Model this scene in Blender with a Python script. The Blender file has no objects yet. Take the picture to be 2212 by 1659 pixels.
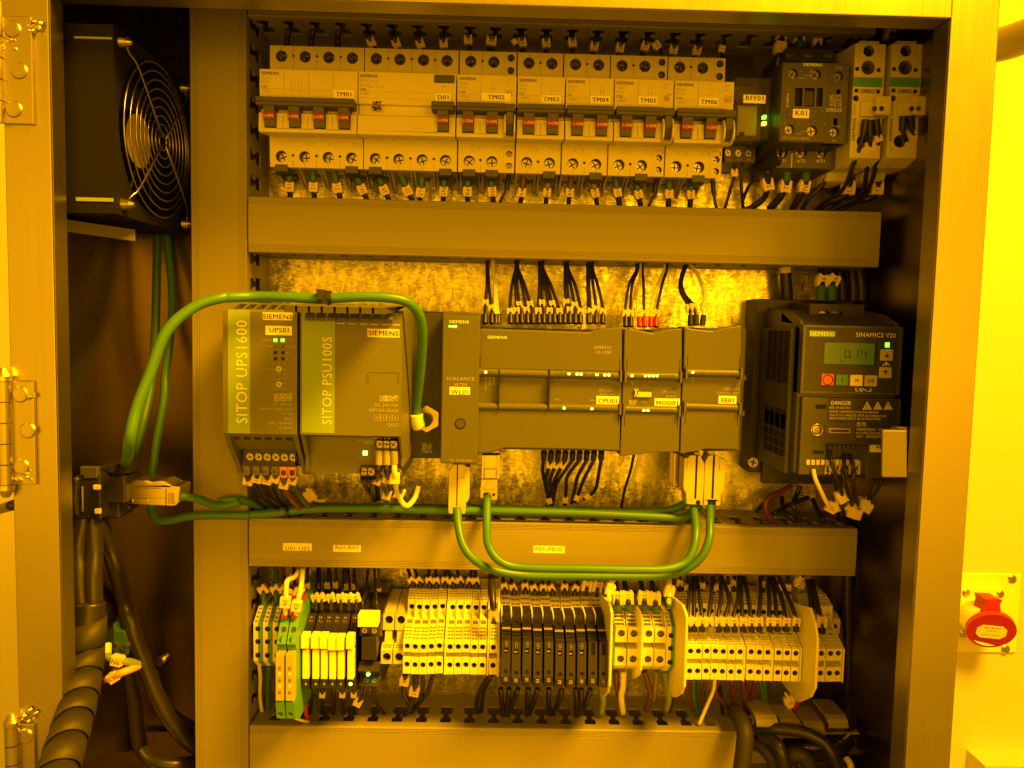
import bpy, math, random
from mathutils import Vector, Matrix
from mathutils.geometry import tessellate_polygon
random.seed(7)
S=bpy.context.scene; COL=S.collection
# ---------------------------------------------------------------- camera
FPX=1690.0; DIST=672.0                       # focal length in px of a 2212 px wide frame; camera to mounting plate in mm
PIT,YAW,ROL=map(math.radians,(4.233,1.047,1.273))
FWD=Vector((math.sin(YAW)*math.cos(PIT),math.cos(YAW)*math.cos(PIT),-math.sin(PIT)))
R0=Vector((math.cos(YAW),-math.sin(YAW),0)); U0=R0.cross(FWD)
RT=math.cos(ROL)*R0+math.sin(ROL)*U0; UP=-math.sin(ROL)*R0+math.cos(ROL)*U0
cam=bpy.data.cameras.new('camera'); co=bpy.data.objects.new('camera',cam); COL.objects.link(co)
cam.sensor_width=36; cam.lens=36*FPX/2212; cam.clip_start=0.01; cam.clip_end=50
co.matrix_world=Matrix(((RT.x,UP.x,-FWD.x,0),(RT.y,UP.y,-FWD.y,-DIST/1000),(RT.z,UP.z,-FWD.z,0),(0,0,0,1)))
S.camera=co
# ---------------------------------------------------------------- light and exposure
wd=bpy.data.worlds.new('World'); S.world=wd; wd.use_nodes=True
bg=wd.node_tree.nodes['Background']; bg.inputs[0].default_value=(1,.40,.002,1); bg.inputs[1].default_value=0.56
YEL=(1.0,.40,.002)
def area(name,loc,target,sx,sy,power,col=YEL):
    l=bpy.data.lights.new(name,'AREA'); l.shape='RECTANGLE'; l.size=sx; l.size_y=sy; l.energy=power; l.color=col
    o=bpy.data.objects.new(name,l); COL.objects.link(o); o.location=loc
    o.rotation_euler=(Vector(target)-Vector(loc)).to_track_quat('-Z','Y').to_euler(); return o
area('ceiling_lamp',(.85,-.73,1.17),(0,-.1,-.15),.65,.44,140)
area('bright_room_panel',(.0,-2.1,.0),(.1,0,0),3.8,1.4,37)
area('window_light',(.70,-2.0,.14),(.15,0,0),.28,.34,6)
area('added_wall_fill',(.2,-.1,1.6),(0.3,.6,-.2),2.4,.3,8)  # added fill light, only there to brighten the wall behind the cabinet
S.view_settings.view_transform='Standard'; S.view_settings.look='None'; S.view_settings.exposure=0; S.view_settings.gamma=1
# ---------------------------------------------------------------- pixel -> place (the photograph was measured in several enlarged crops)
ZM={'0':(0,0,2212/1.8228*1.82276,2212),'A':(0,0,1000,2212),'B':(950,0,1000,2212),'C':(1900,0,1000,2212),'D':(2800,0,1232,2212),'E':(0,750,1000,2212),
'F':(0,1450,1000,2212),'G':(0,2200,1000,2013),'H':(850,1100,1000,2212),'I':(1700,950,1250,2212),'J':(2850,1000,900,2212),
'K':(2850,1600,900,2212),'L':(850,1750,1000,2212),'M':(1700,1750,1200,2212),'N':(3400,2100,632,1135),'O':(950,2200,700,2212),
'Q':(1450,2200,700,2212),'R':(1900,2200,800,2212),'S':(2350,2200,1100,2212),'T':(950,2500,2000,2212),'U':(2600,2250,800,2212),
'V':(1000,600,500,2212),'X':(1900,600,1100,2212),'Y':(2800,2600,700,2212),'a':(1700,1750,500,2212),'b':(2600,1750,400,2212)}
ZM['0']=(0,0,4032,2212)
def sc(z): return ZM[z][2]/ZM[z][3]/1.82278
def px(z,x,y): a=ZM[z]; k=a[2]/a[3]; return ((a[0]+x*k)/1.82278,(a[1]+y*k)/1.82278)
OFFD=0
def W(z,x,y,d):
    """point d mm in front of the mounting plate that the crop shows at x,y -> (X,Z,d) in mm"""
    d+=OFFD; x,y=px(z,x,y); r=FWD+RT*((x-1106)/FPX)+UP*(-(y-829.5)/FPX); t=(DIST-d)/r.y
    return (r.x*t,r.z*t,d)
def rect(z,x0,y0,x1,y1,d):
    a=W(z,x0,y0,d); b=W(z,x1,y1,d); return a[0],b[0],b[1],a[1]   # X0,X1,Z0,Z1
def mm(z,n,d): return n*sc(z)*(DIST-d)/FPX
# ---------------------------------------------------------------- materials
def mat(name,c,rough=.5,metal=0,var=.06,scale=60,bump=0,emit=None,es=0,alpha=1,trans=0,spec=.5):
    m=bpy.data.materials.new(name); m.use_nodes=True; n=m.node_tree; b=n.nodes['Principled BSDF']; L=n.links
    b.inputs['Roughness'].default_value=rough; b.inputs['Metallic'].default_value=metal; b.inputs['Specular IOR Level'].default_value=spec
    tc=n.nodes.new('ShaderNodeTexCoord'); ns=n.nodes.new('ShaderNodeTexNoise'); ns.inputs['Scale'].default_value=scale; ns.inputs['Detail'].default_value=5
    L.new(tc.outputs['Object'],ns.inputs['Vector'])
    mx=n.nodes.new('ShaderNodeMix'); mx.data_type='RGBA'
    mx.inputs[6].default_value=tuple(v*(1-var) for v in c)+(1,); mx.inputs[7].default_value=tuple(min(1,v*(1+var)) for v in c)+(1,)
    L.new(ns.outputs[0],mx.inputs[0]); L.new(mx.outputs[2],b.inputs['Base Color'])
    mr=n.nodes.new('ShaderNodeMapRange'); mr.inputs['To Min'].default_value=max(0,rough-.08); mr.inputs['To Max'].default_value=min(1,rough+.08)
    L.new(ns.outputs[0],mr.inputs[0]); L.new(mr.outputs[0],b.inputs['Roughness'])
    if bump:
        n2=n.nodes.new('ShaderNodeTexNoise'); n2.inputs['Scale'].default_value=scale*22; n2.inputs['Detail'].default_value=2; L.new(tc.outputs['Object'],n2.inputs['Vector'])
        bp=n.nodes.new('ShaderNodeBump'); bp.inputs['Strength'].default_value=bump; bp.inputs['Distance'].default_value=.0002
        L.new(n2.outputs[0],bp.inputs['Height']); L.new(bp.outputs[0],b.inputs['Normal'])
    if emit: b.inputs['Emission Color'].default_value=emit+(1,); b.inputs['Emission Strength'].default_value=es
    if alpha<1: b.inputs['Alpha'].default_value=alpha
    if trans: b.inputs['Transmission Weight'].default_value=trans; b.inputs['IOR'].default_value=1.2
    return m
def steel(name,c,rough,axis,var=.12,bs=.12):
    m=mat(name,c,rough,1,0); n=m.node_tree; L=n.links; b=n.nodes['Principled BSDF']
    tc=n.nodes['Texture Coordinate']; mp=n.nodes.new('ShaderNodeMapping'); s=[900,900,900]; s[axis]=12; mp.inputs['Scale'].default_value=s
    L.new(tc.outputs['Object'],mp.inputs[0]); a=n.nodes.new('ShaderNodeTexNoise'); a.inputs['Scale'].default_value=1; a.inputs['Detail'].default_value=3; L.new(mp.outputs[0],a.inputs['Vector'])
    c2=n.nodes.new('ShaderNodeTexNoise'); c2.inputs['Scale'].default_value=14; c2.inputs['Detail'].default_value=6; L.new(tc.outputs['Object'],c2.inputs['Vector'])
    mx=n.nodes.new('ShaderNodeMix'); mx.data_type='RGBA'; mx.inputs[6].default_value=tuple(v*(1-var*1.6) for v in c)+(1,); mx.inputs[7].default_value=tuple(min(1,v*(1+var)) for v in c)+(1,)
    L.new(c2.outputs[0],mx.inputs[0]); L.new(mx.outputs[2],b.inputs['Base Color'])
    ad=n.nodes.new('ShaderNodeMath'); ad.operation='ADD'; L.new(a.outputs[0],ad.inputs[0]); L.new(c2.outputs[0],ad.inputs[1])
    mr=n.nodes.new('ShaderNodeMapRange'); mr.inputs['From Min'].default_value=.6; mr.inputs['From Max'].default_value=1.4; mr.inputs['To Min'].default_value=rough-.035; mr.inputs['To Max'].default_value=rough+.04
    L.new(ad.outputs[0],mr.inputs[0]); L.new(mr.outputs[0],b.inputs['Roughness'])
    bp=n.nodes.new('ShaderNodeBump'); bp.inputs['Strength'].default_value=bs; bp.inputs['Distance'].default_value=.0003; L.new(a.outputs[0],bp.inputs['Height']); L.new(bp.outputs[0],b.inputs['Normal'])
    return m
def galvanised():
    m=bpy.data.materials.new('galvanised_spangle'); m.use_nodes=True; n=m.node_tree; L=n.links; b=n.nodes['Principled BSDF']; N=n.nodes.new
    tc=N('ShaderNodeTexCoord'); wn=N('ShaderNodeTexNoise'); wn.inputs['Scale'].default_value=70; wn.inputs['Detail'].default_value=3; L.new(tc.outputs['Object'],wn.inputs['Vector'])
    wm=N('ShaderNodeMix'); wm.data_type='VECTOR'; wm.inputs[0].default_value=.005; L.new(tc.outputs['Object'],wm.inputs[4]); L.new(wn.outputs[1],wm.inputs[5])
    def vor(s,sy):
        mp=N('ShaderNodeMapping'); mp.inputs['Scale'].default_value=(1,1,sy); mp.inputs['Rotation'].default_value=(0,.5+s*.01,0); L.new(wm.outputs[1],mp.inputs[0])
        v=N('ShaderNodeTexVoronoi'); v.inputs['Scale'].default_value=s; L.new(mp.outputs[0],v.inputs['Vector']); return v
    v1=vor(280,.42); v2=vor(320,2.2)
    mx=N('ShaderNodeMix'); mx.data_type='RGBA'; mx.inputs[0].default_value=.5; L.new(v1.outputs['Color'],mx.inputs[6]); L.new(v2.outputs['Color'],mx.inputs[7])
    sp=N('ShaderNodeSeparateColor'); L.new(mx.outputs[2],sp.inputs[0])
    cr=N('ShaderNodeMapRange'); cr.inputs['From Min'].default_value=.15; cr.inputs['From Max'].default_value=.85; cr.inputs['To Min'].default_value=.34; cr.inputs['To Max'].default_value=.66; L.new(sp.outputs[0],cr.inputs[0])
    cc=N('ShaderNodeCombineColor'); [L.new(cr.outputs[0],cc.inputs[i]) for i in range(3)]; L.new(cc.outputs[0],b.inputs['Base Color'])
    rr=N('ShaderNodeMapRange'); rr.inputs['To Min'].default_value=.25; rr.inputs['To Max'].default_value=.34; L.new(sp.outputs[1],rr.inputs[0]); L.new(rr.outputs[0],b.inputs['Roughness'])
    b.inputs['Metallic'].default_value=.82
    # every crystal faces a slightly different way
    geo=N('ShaderNodeNewGeometry'); sub=N('ShaderNodeVectorMath'); sub.operation='SUBTRACT'; sub.inputs[1].default_value=(.5,.5,.5); L.new(mx.outputs[2],sub.inputs[0])
    scl=N('ShaderNodeVectorMath'); scl.operation='SCALE'; scl.inputs['Scale'].default_value=.13; L.new(sub.outputs[0],scl.inputs[0])
    ad=N('ShaderNodeVectorMath'); L.new(geo.outputs['Normal'],ad.inputs[0]); L.new(scl.outputs[0],ad.inputs[1])
    nm=N('ShaderNodeVectorMath'); nm.operation='NORMALIZE'; L.new(ad.outputs[0],nm.inputs[0]); L.new(nm.outputs[0],b.inputs['Normal'])
    return m
M=dict(
 beige=mat('beige_breaker_plastic',(.66,.63,.54),.42), beige2=mat('light_terminal_plastic',(.90,.90,.76),.42,var=.04), white=mat('label_white',(.93,.93,.88),.5,var=.03),
 tag=mat('wire_tag_plastic',(.78,.68,.55),.5), duct=mat('grey_duct_plastic',(.28,.27,.23),.5,var=.07,scale=16), ductin=mat('duct_inner',(.2,.2,.17),.6),
 dark=mat('dark_grey_handle',(.07,.074,.06),.45), plc=mat('controller_grey_plastic',(.092,.099,.080),.42,var=.05,bump=.25), plc2=mat('controller_dark_plastic',(.06,.067,.056),.5,bump=.2),
 sitop=mat('power_supply_grey',(.125,.135,.11),.40,var=.04,bump=.2), lime=mat('lime_green_strip',(.24,.38,.04),.5,var=.03), black=mat('black_plastic',(.018,.018,.016),.4), 
 blk2=mat('charcoal_plastic',(.019,.019,.016),.42,var=.15), cable=mat('black_cable_sheath',(.022,.021,.018),.33,var=.2), green=mat('green_cable_sheath',(.056,.19,.018),.42,var=.08,scale=30),
 ygreen=mat('green_terminal_plastic',(.10,.34,.045),.45), red=mat('red_plastic',(.42,.014,.012),.4), orange=mat('orange_plastic',(.95,.45,.08),.45), brown=mat('brown_sheath',(.12,.05,.02),.45),
 ink=mat('black_ink',(.03,.027,.025),.6), wink=mat('white_ink',(.80,.80,.72),.5), gink=mat('pale_grey_ink',(.42,.42,.33),.5), bink=mat('faded_grey_ink',(.38,.35,.28),.6),
 yel=mat('yellow_relay_plastic',(.95,.92,.28),.4), yel2=mat('yellow_separator_plastic',(.80,.78,.22),.42,trans=0), chrome=mat('chromed_screw',(.8,.78,.7),.18,1), nickel=mat('nickel_connector_shell',(.6,.55,.47),.30,1,var=.1,scale=40),
 zinc=mat('zinc_die_cast_plug',(.62,.58,.47),.48,.25,var=.06), screw=mat('recessed_screw',(.35,.34,.30),.3,.9), void=mat('dark_opening',(.008,.008,.007),.8), dgreen=mat('dark_green_sleeve',(.045,.14,.05),.45),
 grey=mat('grey_sleeve',(.22,.22,.19),.5), logo=mat('logo_green',(.05,.15,.05),.5), led=mat('lit_green_lamp',(.1,.8,.1),.4,emit=(.12,1,.03),es=5), ledw=mat('lit_bright_lamp',(.9,1,.5),.4,emit=(.30,1,.10),es=5), ledy=mat('lit_yellow_lamp',(.9,.8,.1),.4,emit=(1,.75,.05),es=2.5),
 ledo=mat('unlit_lamp',(.06,.09,.05),.4), lcd=mat('display_glass',(.06,.12,.02),.35,emit=(.10,.22,.01),es=.14), lcdink=mat('display_digits',(.02,.03,.01),.5),
 clear=mat('clear_cover',(.6,.58,.5),.08,alpha=.035), frost=mat('frosted_cover',(.6,.55,.4),.3,alpha=.7), steelv=steel('brushed_stainless',(.42,.40,.36),.38,2,.07,.012), steelh=steel('brushed_stainless_trim',(.42,.40,.36),.34,2,.06,.012),
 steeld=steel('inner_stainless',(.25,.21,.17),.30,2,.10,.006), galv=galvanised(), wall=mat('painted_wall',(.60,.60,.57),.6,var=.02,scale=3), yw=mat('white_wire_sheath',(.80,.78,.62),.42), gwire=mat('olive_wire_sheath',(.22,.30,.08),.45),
 blue=mat('dark_blue_sheath',(.05,.07,.09),.4), wrap=mat('black_spiral_wrap',(.026,.025,.021),.6,var=.2), redw=mat('dark_red_sheath',(.11,.03,.015),.4), gbtn=mat('green_button',(.08,.30,.05),.4), rbtn=mat('red_button',(.85,.12,.10),.4), ybtn=mat('pale_button',(.80,.72,.35),.4),
 cup=mat('opening_lining',(.20,.185,.15),.6), drv=mat('drive_grey_plastic',(.062,.067,.054),.42,bump=.2), drv2=mat('drive_dark_plastic',(.034,.037,.030),.5,bump=.2), dull=mat('dull_chromed_wire',(.34,.32,.29),.3,1), fanblk=mat('matt_black_fan_plastic',(.006,.006,.005),.7,spec=.2), pipe=mat('grey_pipe',(.17,.16,.155),.42,.5), toggle=mat('dark_red_band',(.25,.012,.01),.45))
# ---------------------------------------------------------------- text
TC={}
def textgeo(s,bold):
    if (s,bold) in TC: return TC[s,bold]
    c=bpy.data.curves.new('t','FONT'); c.body=s; c.size=1; c.resolution_u=2;  c.space_character=1.08
    o=bpy.data.objects.new('t',c); COL.objects.link(o)
    me=bpy.data.meshes.new_from_object(o.evaluated_get(bpy.context.evaluated_depsgraph_get()))
    v=[(p.co.x,p.co.y) for p in me.vertices]; f=[tuple(p.vertices) for p in me.polygons]
    bpy.data.objects.remove(o); bpy.data.curves.remove(c); bpy.data.meshes.remove(me)
    xs=[p[0] for p in v] or [0]; ys=[p[1] for p in v] or [0]
    x0,x1,y0=min(xs),max(xs),0; h=.73
    TC[s,bold]=([((x-x0)/h,y/h) for x,y in v],f,(x1-x0)/h); return TC[s,bold]
# ---------------------------------------------------------------- mesh collector, coordinates (X right, Z up, d out of the plate) in mm
class MB:
    def __init__(s): s.v=[]; s.f=[]; s.m=[]; s.mats=[]; s.sm=[]
    def mi(s,m):
        m=M[m] if isinstance(m,str) else m
        if m not in s.mats: s.mats.append(m)
        return s.mats.index(m)
    def add(s,vs,fs,m,smooth=False):
        n=len(s.v); s.v+=vs; i=s.mi(m)
        for f in fs: s.f.append(tuple(n+j for j in f)); s.m.append(i); s.sm.append(smooth)
        return s
    def box(s,x0,x1,z0,z1,d0,d1,m):
        v=[(x,z,d) for x in (x0,x1) for z in (z0,z1) for d in (d0,d1)]
        return s.add(v,[(0,1,3,2),(4,6,7,5),(0,4,5,1),(2,3,7,6),(0,2,6,4),(1,5,7,3)],m)
    def rbox(s,z,x0,y0,x1,y1,d0,d1,m):
        a=rect(z,x0,y0,x1,y1,d1); return s.box(a[0],a[1],a[2],a[3],d0+OFFD,d1+OFFD,m)
    def dec(s,z,x0,y0,x1,y1,d,m,t=.15): return s.rbox(z,x0,y0,x1,y1,d-.6,d+t,m)
    def cyl(s,c,ax,r,h,m,n=20,r2=None,smooth=True,cap=True):
        """c base centre, ax axis vector (X,Z,d)"""
        r2=r if r2 is None else r2; a=Vector(ax).normalized(); t=Vector((0,0,1)) if abs(a.z)<.9 else Vector((1,0,0)); u=a.cross(t).normalized(); w=a.cross(u); c=Vector(c); v=[]
        for k in range(n):
            q=2*math.pi*k/n; e=u*math.cos(q)+w*math.sin(q); v+=[tuple(c+e*r),tuple(c+a*h+e*r2)]
        s.add(v,[(2*k,2*((k+1)%n),2*((k+1)%n)+1,2*k+1) for k in range(n)],m,smooth)
        if cap: s.add([v[2*k+1] for k in range(n)],[tuple(range(n))],m); s.add([v[2*k] for k in range(n)],[tuple(reversed(range(n)))],m)
        return s
    def prism(s,loop,vec,m):
        """loop of 3D points extruded along vec"""
        n=len(loop); a=[Vector(p) for p in loop]; v=[tuple(p) for p in a]+[tuple(p+Vector(vec)) for p in a]
        t=[tuple(q) for q in tessellate_polygon([a])]
        return s.add(v,[tuple(reversed(q)) for q in t]+[tuple(n+i for i in q) for q in t]+[(i,(i+1)%n,n+(i+1)%n,n+i) for i in range(n)],m)
    def pf(s,z,pts,d0,d1,m):
        """outline seen in a crop at depth d1, extruded back to d0"""
        return s.prism([W(z,x,y,d1) for x,y in pts],(0,0,d0-d1),m)
    def px_(s,prof,x0,x1,m): return s.prism([(x0,z,d) for z,d in prof],(x1-x0,0,0),m)
    def tube(s,pts,r,m,n=10,sub=6,cap=True,rf=None):
        P=smooth(pts,sub); P=[Vector(p) for p in P]; N=len(P); v=[]
        t=(P[1]-P[0]).normalized(); u=t.cross(Vector((.3,.2,1))).normalized()
        for i in range(N):
            t=(P[min(i+1,N-1)]-P[max(i-1,0)]).normalized(); u=(u-t*u.dot(t)).normalized(); w=t.cross(u); rr=r if rf is None else r*rf(i/(N-1))
            for k in range(n):
                q=2*math.pi*k/n; v.append(tuple(P[i]+(u*math.cos(q)+w*math.sin(q))*rr))
        f=[(i*n+k,i*n+(k+1)%n,(i+1)*n+(k+1)%n,(i+1)*n+k) for i in range(N-1) for k in range(n)]
        if cap: f+=[tuple(reversed(range(n))),tuple(range((N-1)*n,N*n))]
        return s.add(v,f,m,True)
    def ring(s,c,r,rr,m,ax=(0,0,1),n=28,k=6):
        a=Vector(ax).normalized(); t=Vector((0,0,1)) if abs(a.z)<.9 else Vector((1,0,0)); u=a.cross(t).normalized(); w=a.cross(u); c=Vector(c); v=[]
        for i in range(n):
            q=2*math.pi*i/n; e=u*math.cos(q)+w*math.sin(q)
            for j in range(k):
                g=2*math.pi*j/k; v.append(tuple(c+e*(r+rr*math.cos(g))+a*rr*math.sin(g)))
        return s.add(v,[(i*k+j,((i+1)%n)*k+j,((i+1)%n)*k+(j+1)%k,i*k+(j+1)%k) for i in range(n) for j in range(k)],m,True)
    def text(s,t,p,h,m='ink',rot=0,al='c',bold=False,xs=1,ax=None):
        """p (X,Z,d) centre/left of the line, h cap height in mm"""
        v,f,w=textgeo(t,bold); o={'c':w/2,'l':0,'r':w}[al]; c,q=math.cos(rot),math.sin(rot); out=[]
        for x,y in v:
            a,b=(x-o)*h*xs,(y-.5)*h
            if ax: out.append(tuple(Vector(p)+Vector(ax[0])*a+Vector(ax[1])*b))
            else: out.append((p[0]+a*c-b*q,p[1]+a*q+b*c,p[2]))
        if bold and not ax:
            e=.055*h; s.add([(x+e*c,z+e*q,k+.03) for x,z,k in out],f,m)
        return s.add(out,f,m)
    def zt(s,t,z,x,y,h,d,m='ink',rot=0,al='c',bold=False,xs=1): return s.text(t,W(z,x,y,d+.18),mm(z,h,d),m,rot,al,bold,xs)
    def panel(s,O,U,V,N,w,h,m,feats=()):
        """rectangle w x h at O with axes U,V and outward normal N; feats are sunk openings"""
        O,U,V,N=map(Vector,(O,U,V,N)); at=lambda u,v,n=0: O+U*u+V*v+N*n
        loops=[[at(0,0),at(w,0),at(w,h),at(0,h)]]; hol=[]
        for ft in feats:
            if ft[0]=='c':
                _,u,v,r,dp=ft[:5]; n=18; hol.append(([(u+r*math.cos(2*math.pi*i/n),v+r*math.sin(2*math.pi*i/n)) for i in range(n)],dp,ft))
            elif ft[0]=='r':
                _,u0,u1,v0,v1,dp=ft[:6]; hol.append(([(u0,v0),(u1,v0),(u1,v1),(u0,v1)],dp,ft))
            else: hol.append((ft[1],ft[2],ft))
        for q,dp,ft in hol: loops.append([at(*p) for p in reversed(q)])
        fl=[tuple(p) for l in loops for p in l]; s.add(fl,[tuple(t) for t in tessellate_polygon(loops)],m)
        for q,dp,ft in hol:
            n=len(q); k={'c':5,'r':6,'p':3}[ft[0]]; mc=ft[k] if len(ft)>k else m; mb=ft[k+1] if len(ft)>k+1 else 'void'
            a=[tuple(at(*p)) for p in q]; b=[tuple(at(p[0],p[1],-dp)) for p in q]
            s.add(a+b,[(i,(i+1)%n,n+(i+1)%n,n+i) for i in range(n)],mc,ft[0]=='c')
            if mb: s.add(b,[tuple(range(n))],mb)
            if ft[0]=='c' and mb=='screw':
                _,u,v,r=ft[:4]; rr=r*.80; g=random.uniform(0,1.5)
                s.cyl(tuple(at(u,v,-dp)),tuple(N),rr,dp*.3,'screw',14)
                for e in (g,g+math.pi/2):
                    a_=U*math.cos(e)+V*math.sin(e); b_=N.cross(a_); c_=at(u,v,-dp*.7+.05)
                    s.add([tuple(c_+a_*i*rr*.8+b_*j*rr*.13) for i,j in ((-1,-1),(1,-1),(1,1),(-1,1))],[(0,1,2,3)],'void')
        return s
    def body(s,prof,x0,x1,m,feats={},side=None):
        """profile (z,d) from top back, over the front, to bottom back, extruded from x0 to x1, openings per facet"""
        w=x1-x0
        for i in range(len(prof)-1):
            (z0,d0),(z1,d1)=prof[i],prof[i+1]; L=math.hypot(z1-z0,d1-d0)
            if L<1e-6: continue
            V=(0,(z1-z0)/L,(d1-d0)/L); Nn=(0,-(d1-d0)/L,(z1-z0)/L); Nn=(0,V[2],-V[1])
            s.panel((x0,z0,d0),(1,0,0),V,Nn,w,L,m,feats.get(i,()))
        lp=[Vector((0,z,d)) for z,d in prof]; t=tessellate_polygon([lp])
        for x in (x0,x1): s.add([(x,z,d) for z,d in prof],[tuple(q) for q in t],side or m)
        return s
    def sbox(s,ring_pts,m): pass
    def build(s,name,parent=None,origin=None,bevel=0,seg=2,wn=False,**kw):
        me=bpy.data.meshes.new(name)
        if parent is not None:
            o0=Vector(parent['_o']); 
        else:
            xs=[v[0] for v in s.v]; zs=[v[1] for v in s.v]; ds=[v[2] for v in s.v]
            o0=Vector(origin) if origin else Vector(((min(xs)+max(xs))/2,min(zs),min(ds)))
        me.from_pydata([((x-o0.x)*.001,-(d-o0.z)*.001,(z-o0.y)*.001) for x,z,d in s.v],[],s.f)
        for m in s.mats: me.materials.append(m)
        me.polygons.foreach_set('material_index',s.m); me.polygons.foreach_set('use_smooth',s.sm); me.validate(); me.update()
        o=bpy.data.objects.new(name,me); COL.objects.link(o); o['_o']=tuple(o0)
        if parent is not None: o.parent=parent
        else: o.location=(o0.x*.001,-o0.z*.001,o0.y*.001)
        if bevel:
            b=o.modifiers.new('bevel','BEVEL'); b.width=bevel*.001; b.segments=seg; b.limit_method='ANGLE'; b.angle_limit=math.radians(50); b.harden_normals=False
        for k,v in kw.items():
            if v: o[k]=v
        return o
def smooth(p,n):
    if len(p)<3 or n<2: return p
    p=[Vector(q) for q in p]; out=[]
    for i in range(len(p)-1):
        a=p[i-1] if i else p[0]*2-p[1]; b,c=p[i],p[i+1]; e=p[i+2] if i+2<len(p) else p[-1]*2-p[-2]
        for k in range(n):
            t=k/n; out.append(.5*((2*b)+(c-a)*t+(2*a-5*b+4*c-e)*t*t+(3*b-a-3*c+e)*t**3))
    return out+[p[-1]]
def thing(name,label,cat,o,group=None):
    e=bpy.data.objects.new(name,None); e.empty_display_size=.01; COL.objects.link(e); e.location=(o[0]*.001,-o[2]*.001,o[1]*.001); e['_o']=tuple(o)
    e['label']=label; e['category']=cat
    if group: e['group']=group
    return e
def copy_tree(o,dx=0,dz=0,dd=0,parent=None,label=None):
    c=o.copy(); COL.objects.link(c)
    if parent is not None: c.parent=parent
    else: c.location=(o.location.x+dx*.001,o.location.y-dd*.001,o.location.z+dz*.001)
    oo=o['_o']; c['_o']=(oo[0]+dx,oo[1]+dz,oo[2]+dd)
    if label: c['label']=label
    for k in list(o.children): copy_tree(k,dx,dz,dd,c)
    return c
ORD=['first','second','third','fourth','fifth','sixth','seventh','eighth','ninth','tenth','eleventh','twelfth','thirteenth','fourteenth','fifteenth','sixteenth','seventeenth','eighteenth']
def screw(mb,c,r,h=1.2,m='chrome'):
    mb.cyl(c,(0,0,1),r,h,m,16); g=random.uniform(0,1.5)
    for e in (g,g+math.pi/2):
        a=Vector((math.cos(e),math.sin(e),0)); b=Vector((-math.sin(e),math.cos(e),0)); q=Vector(c)+Vector((0,0,h+.04))
        mb.add([tuple(q+a*i*r*.75+b*j*r*.13) for i,j in ((-1,-1),(1,-1),(1,1),(-1,1))],[(0,1,2,3)],'void')
def chk():
    for o in bpy.data.objects:
        l=o.get('label')
        if l and not 4<=len(l.split())<=16 and o.parent is None: print('LABEL',len(l.split()),l)
    from collections import Counter
    for l,n in Counter(o['label'] for o in bpy.data.objects if o.get('label') and o.parent is None).items():
        if n>1: print('DUP',n,l)
def structure(mb,name): 
    o=mb.build(name); o['kind']='structure'; return o
# ================================================================ SETTING
b=MB(); b.box(-2500,2500,-1600,1600,-590,-570,'wall'); structure(b,'wall')
b=MB(); a=W('0',2092,1622,-565); b.box(a[0],a[0]+500,a[1]-500,a[1],-571,-520,'wall'); structure(b,'wall_ledge')
# ================================================================ CABINET
FD=172.
XL=W('0',112,415,FD)[0]; XR=W('0',2026,507,FD)[0]; ZT=W('0',1550,23.5,FD)[1]; ZB=-420
XLo=W('0',22,800,FD)[0]; XRo=W('0',2128,507,FD)[0]
cab=thing('control_cabinet','open brushed stainless steel control cabinet holding all the wiring','cabinet',(0,ZB,0))
b=MB(); b.box(XLo,XL,ZB,ZT+95,FD-2,FD,'steelv'); b.box(XL-2,XL,ZB,ZT,FD-17,FD-2,'steelh'); b.build('frame_upright',cab,bevel=.6,label='left upright of the door frame')
b=MB(); b.box(XR,XRo,ZB,ZT+95,FD-2,FD,'steelv'); b.box(XR,XR+2,ZB,ZT,FD-20,FD-2,'steelh'); b.build('frame_upright',cab,bevel=.6,label='right upright of the door frame')
b=MB(); b.box(XL,XR,ZT,ZT+95,FD-2,FD,'steelv'); b.box(XL,XR,ZT,ZT+2,FD-20,FD-2,'steelv'); b.build('frame_header',cab,bevel=.6)
ZI=ZT+78; SL=XLo+2.2; SR=XRo-2.5
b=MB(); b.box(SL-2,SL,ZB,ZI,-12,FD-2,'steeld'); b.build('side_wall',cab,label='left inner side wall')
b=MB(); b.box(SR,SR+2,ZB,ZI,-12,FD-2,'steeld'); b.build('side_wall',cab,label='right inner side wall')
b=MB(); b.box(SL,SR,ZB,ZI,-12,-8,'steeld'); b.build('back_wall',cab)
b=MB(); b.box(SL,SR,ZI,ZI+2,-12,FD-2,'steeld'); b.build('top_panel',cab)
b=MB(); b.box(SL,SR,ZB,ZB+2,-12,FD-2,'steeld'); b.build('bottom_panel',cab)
b=MB(); 
PL=W('0',418,800,0)[0]; PR=W('0',1775,800,0)[0]; b.box(PL,PR,ZB+20,ZI-4,-3,0,'galv'); b.build('mounting_plate',cab)
# folded steel tab of the latch
b=MB(); b.pf('K',[(1550,228),(1775,232),(1775,692),(1545,690),(1528,672),(1535,245)],168,170,'pipe'); x=W('K',1775,400,170)[0]; r=rect('K',1535,225,1800,692,170)
b.box(x-1.5,x,r[2],r[3],150,168.2,'steelh'); b.box(x,XR+1,r[2],r[3],148,150,'steelh'); b.build('latch_tab',cab,bevel=.8)
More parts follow.
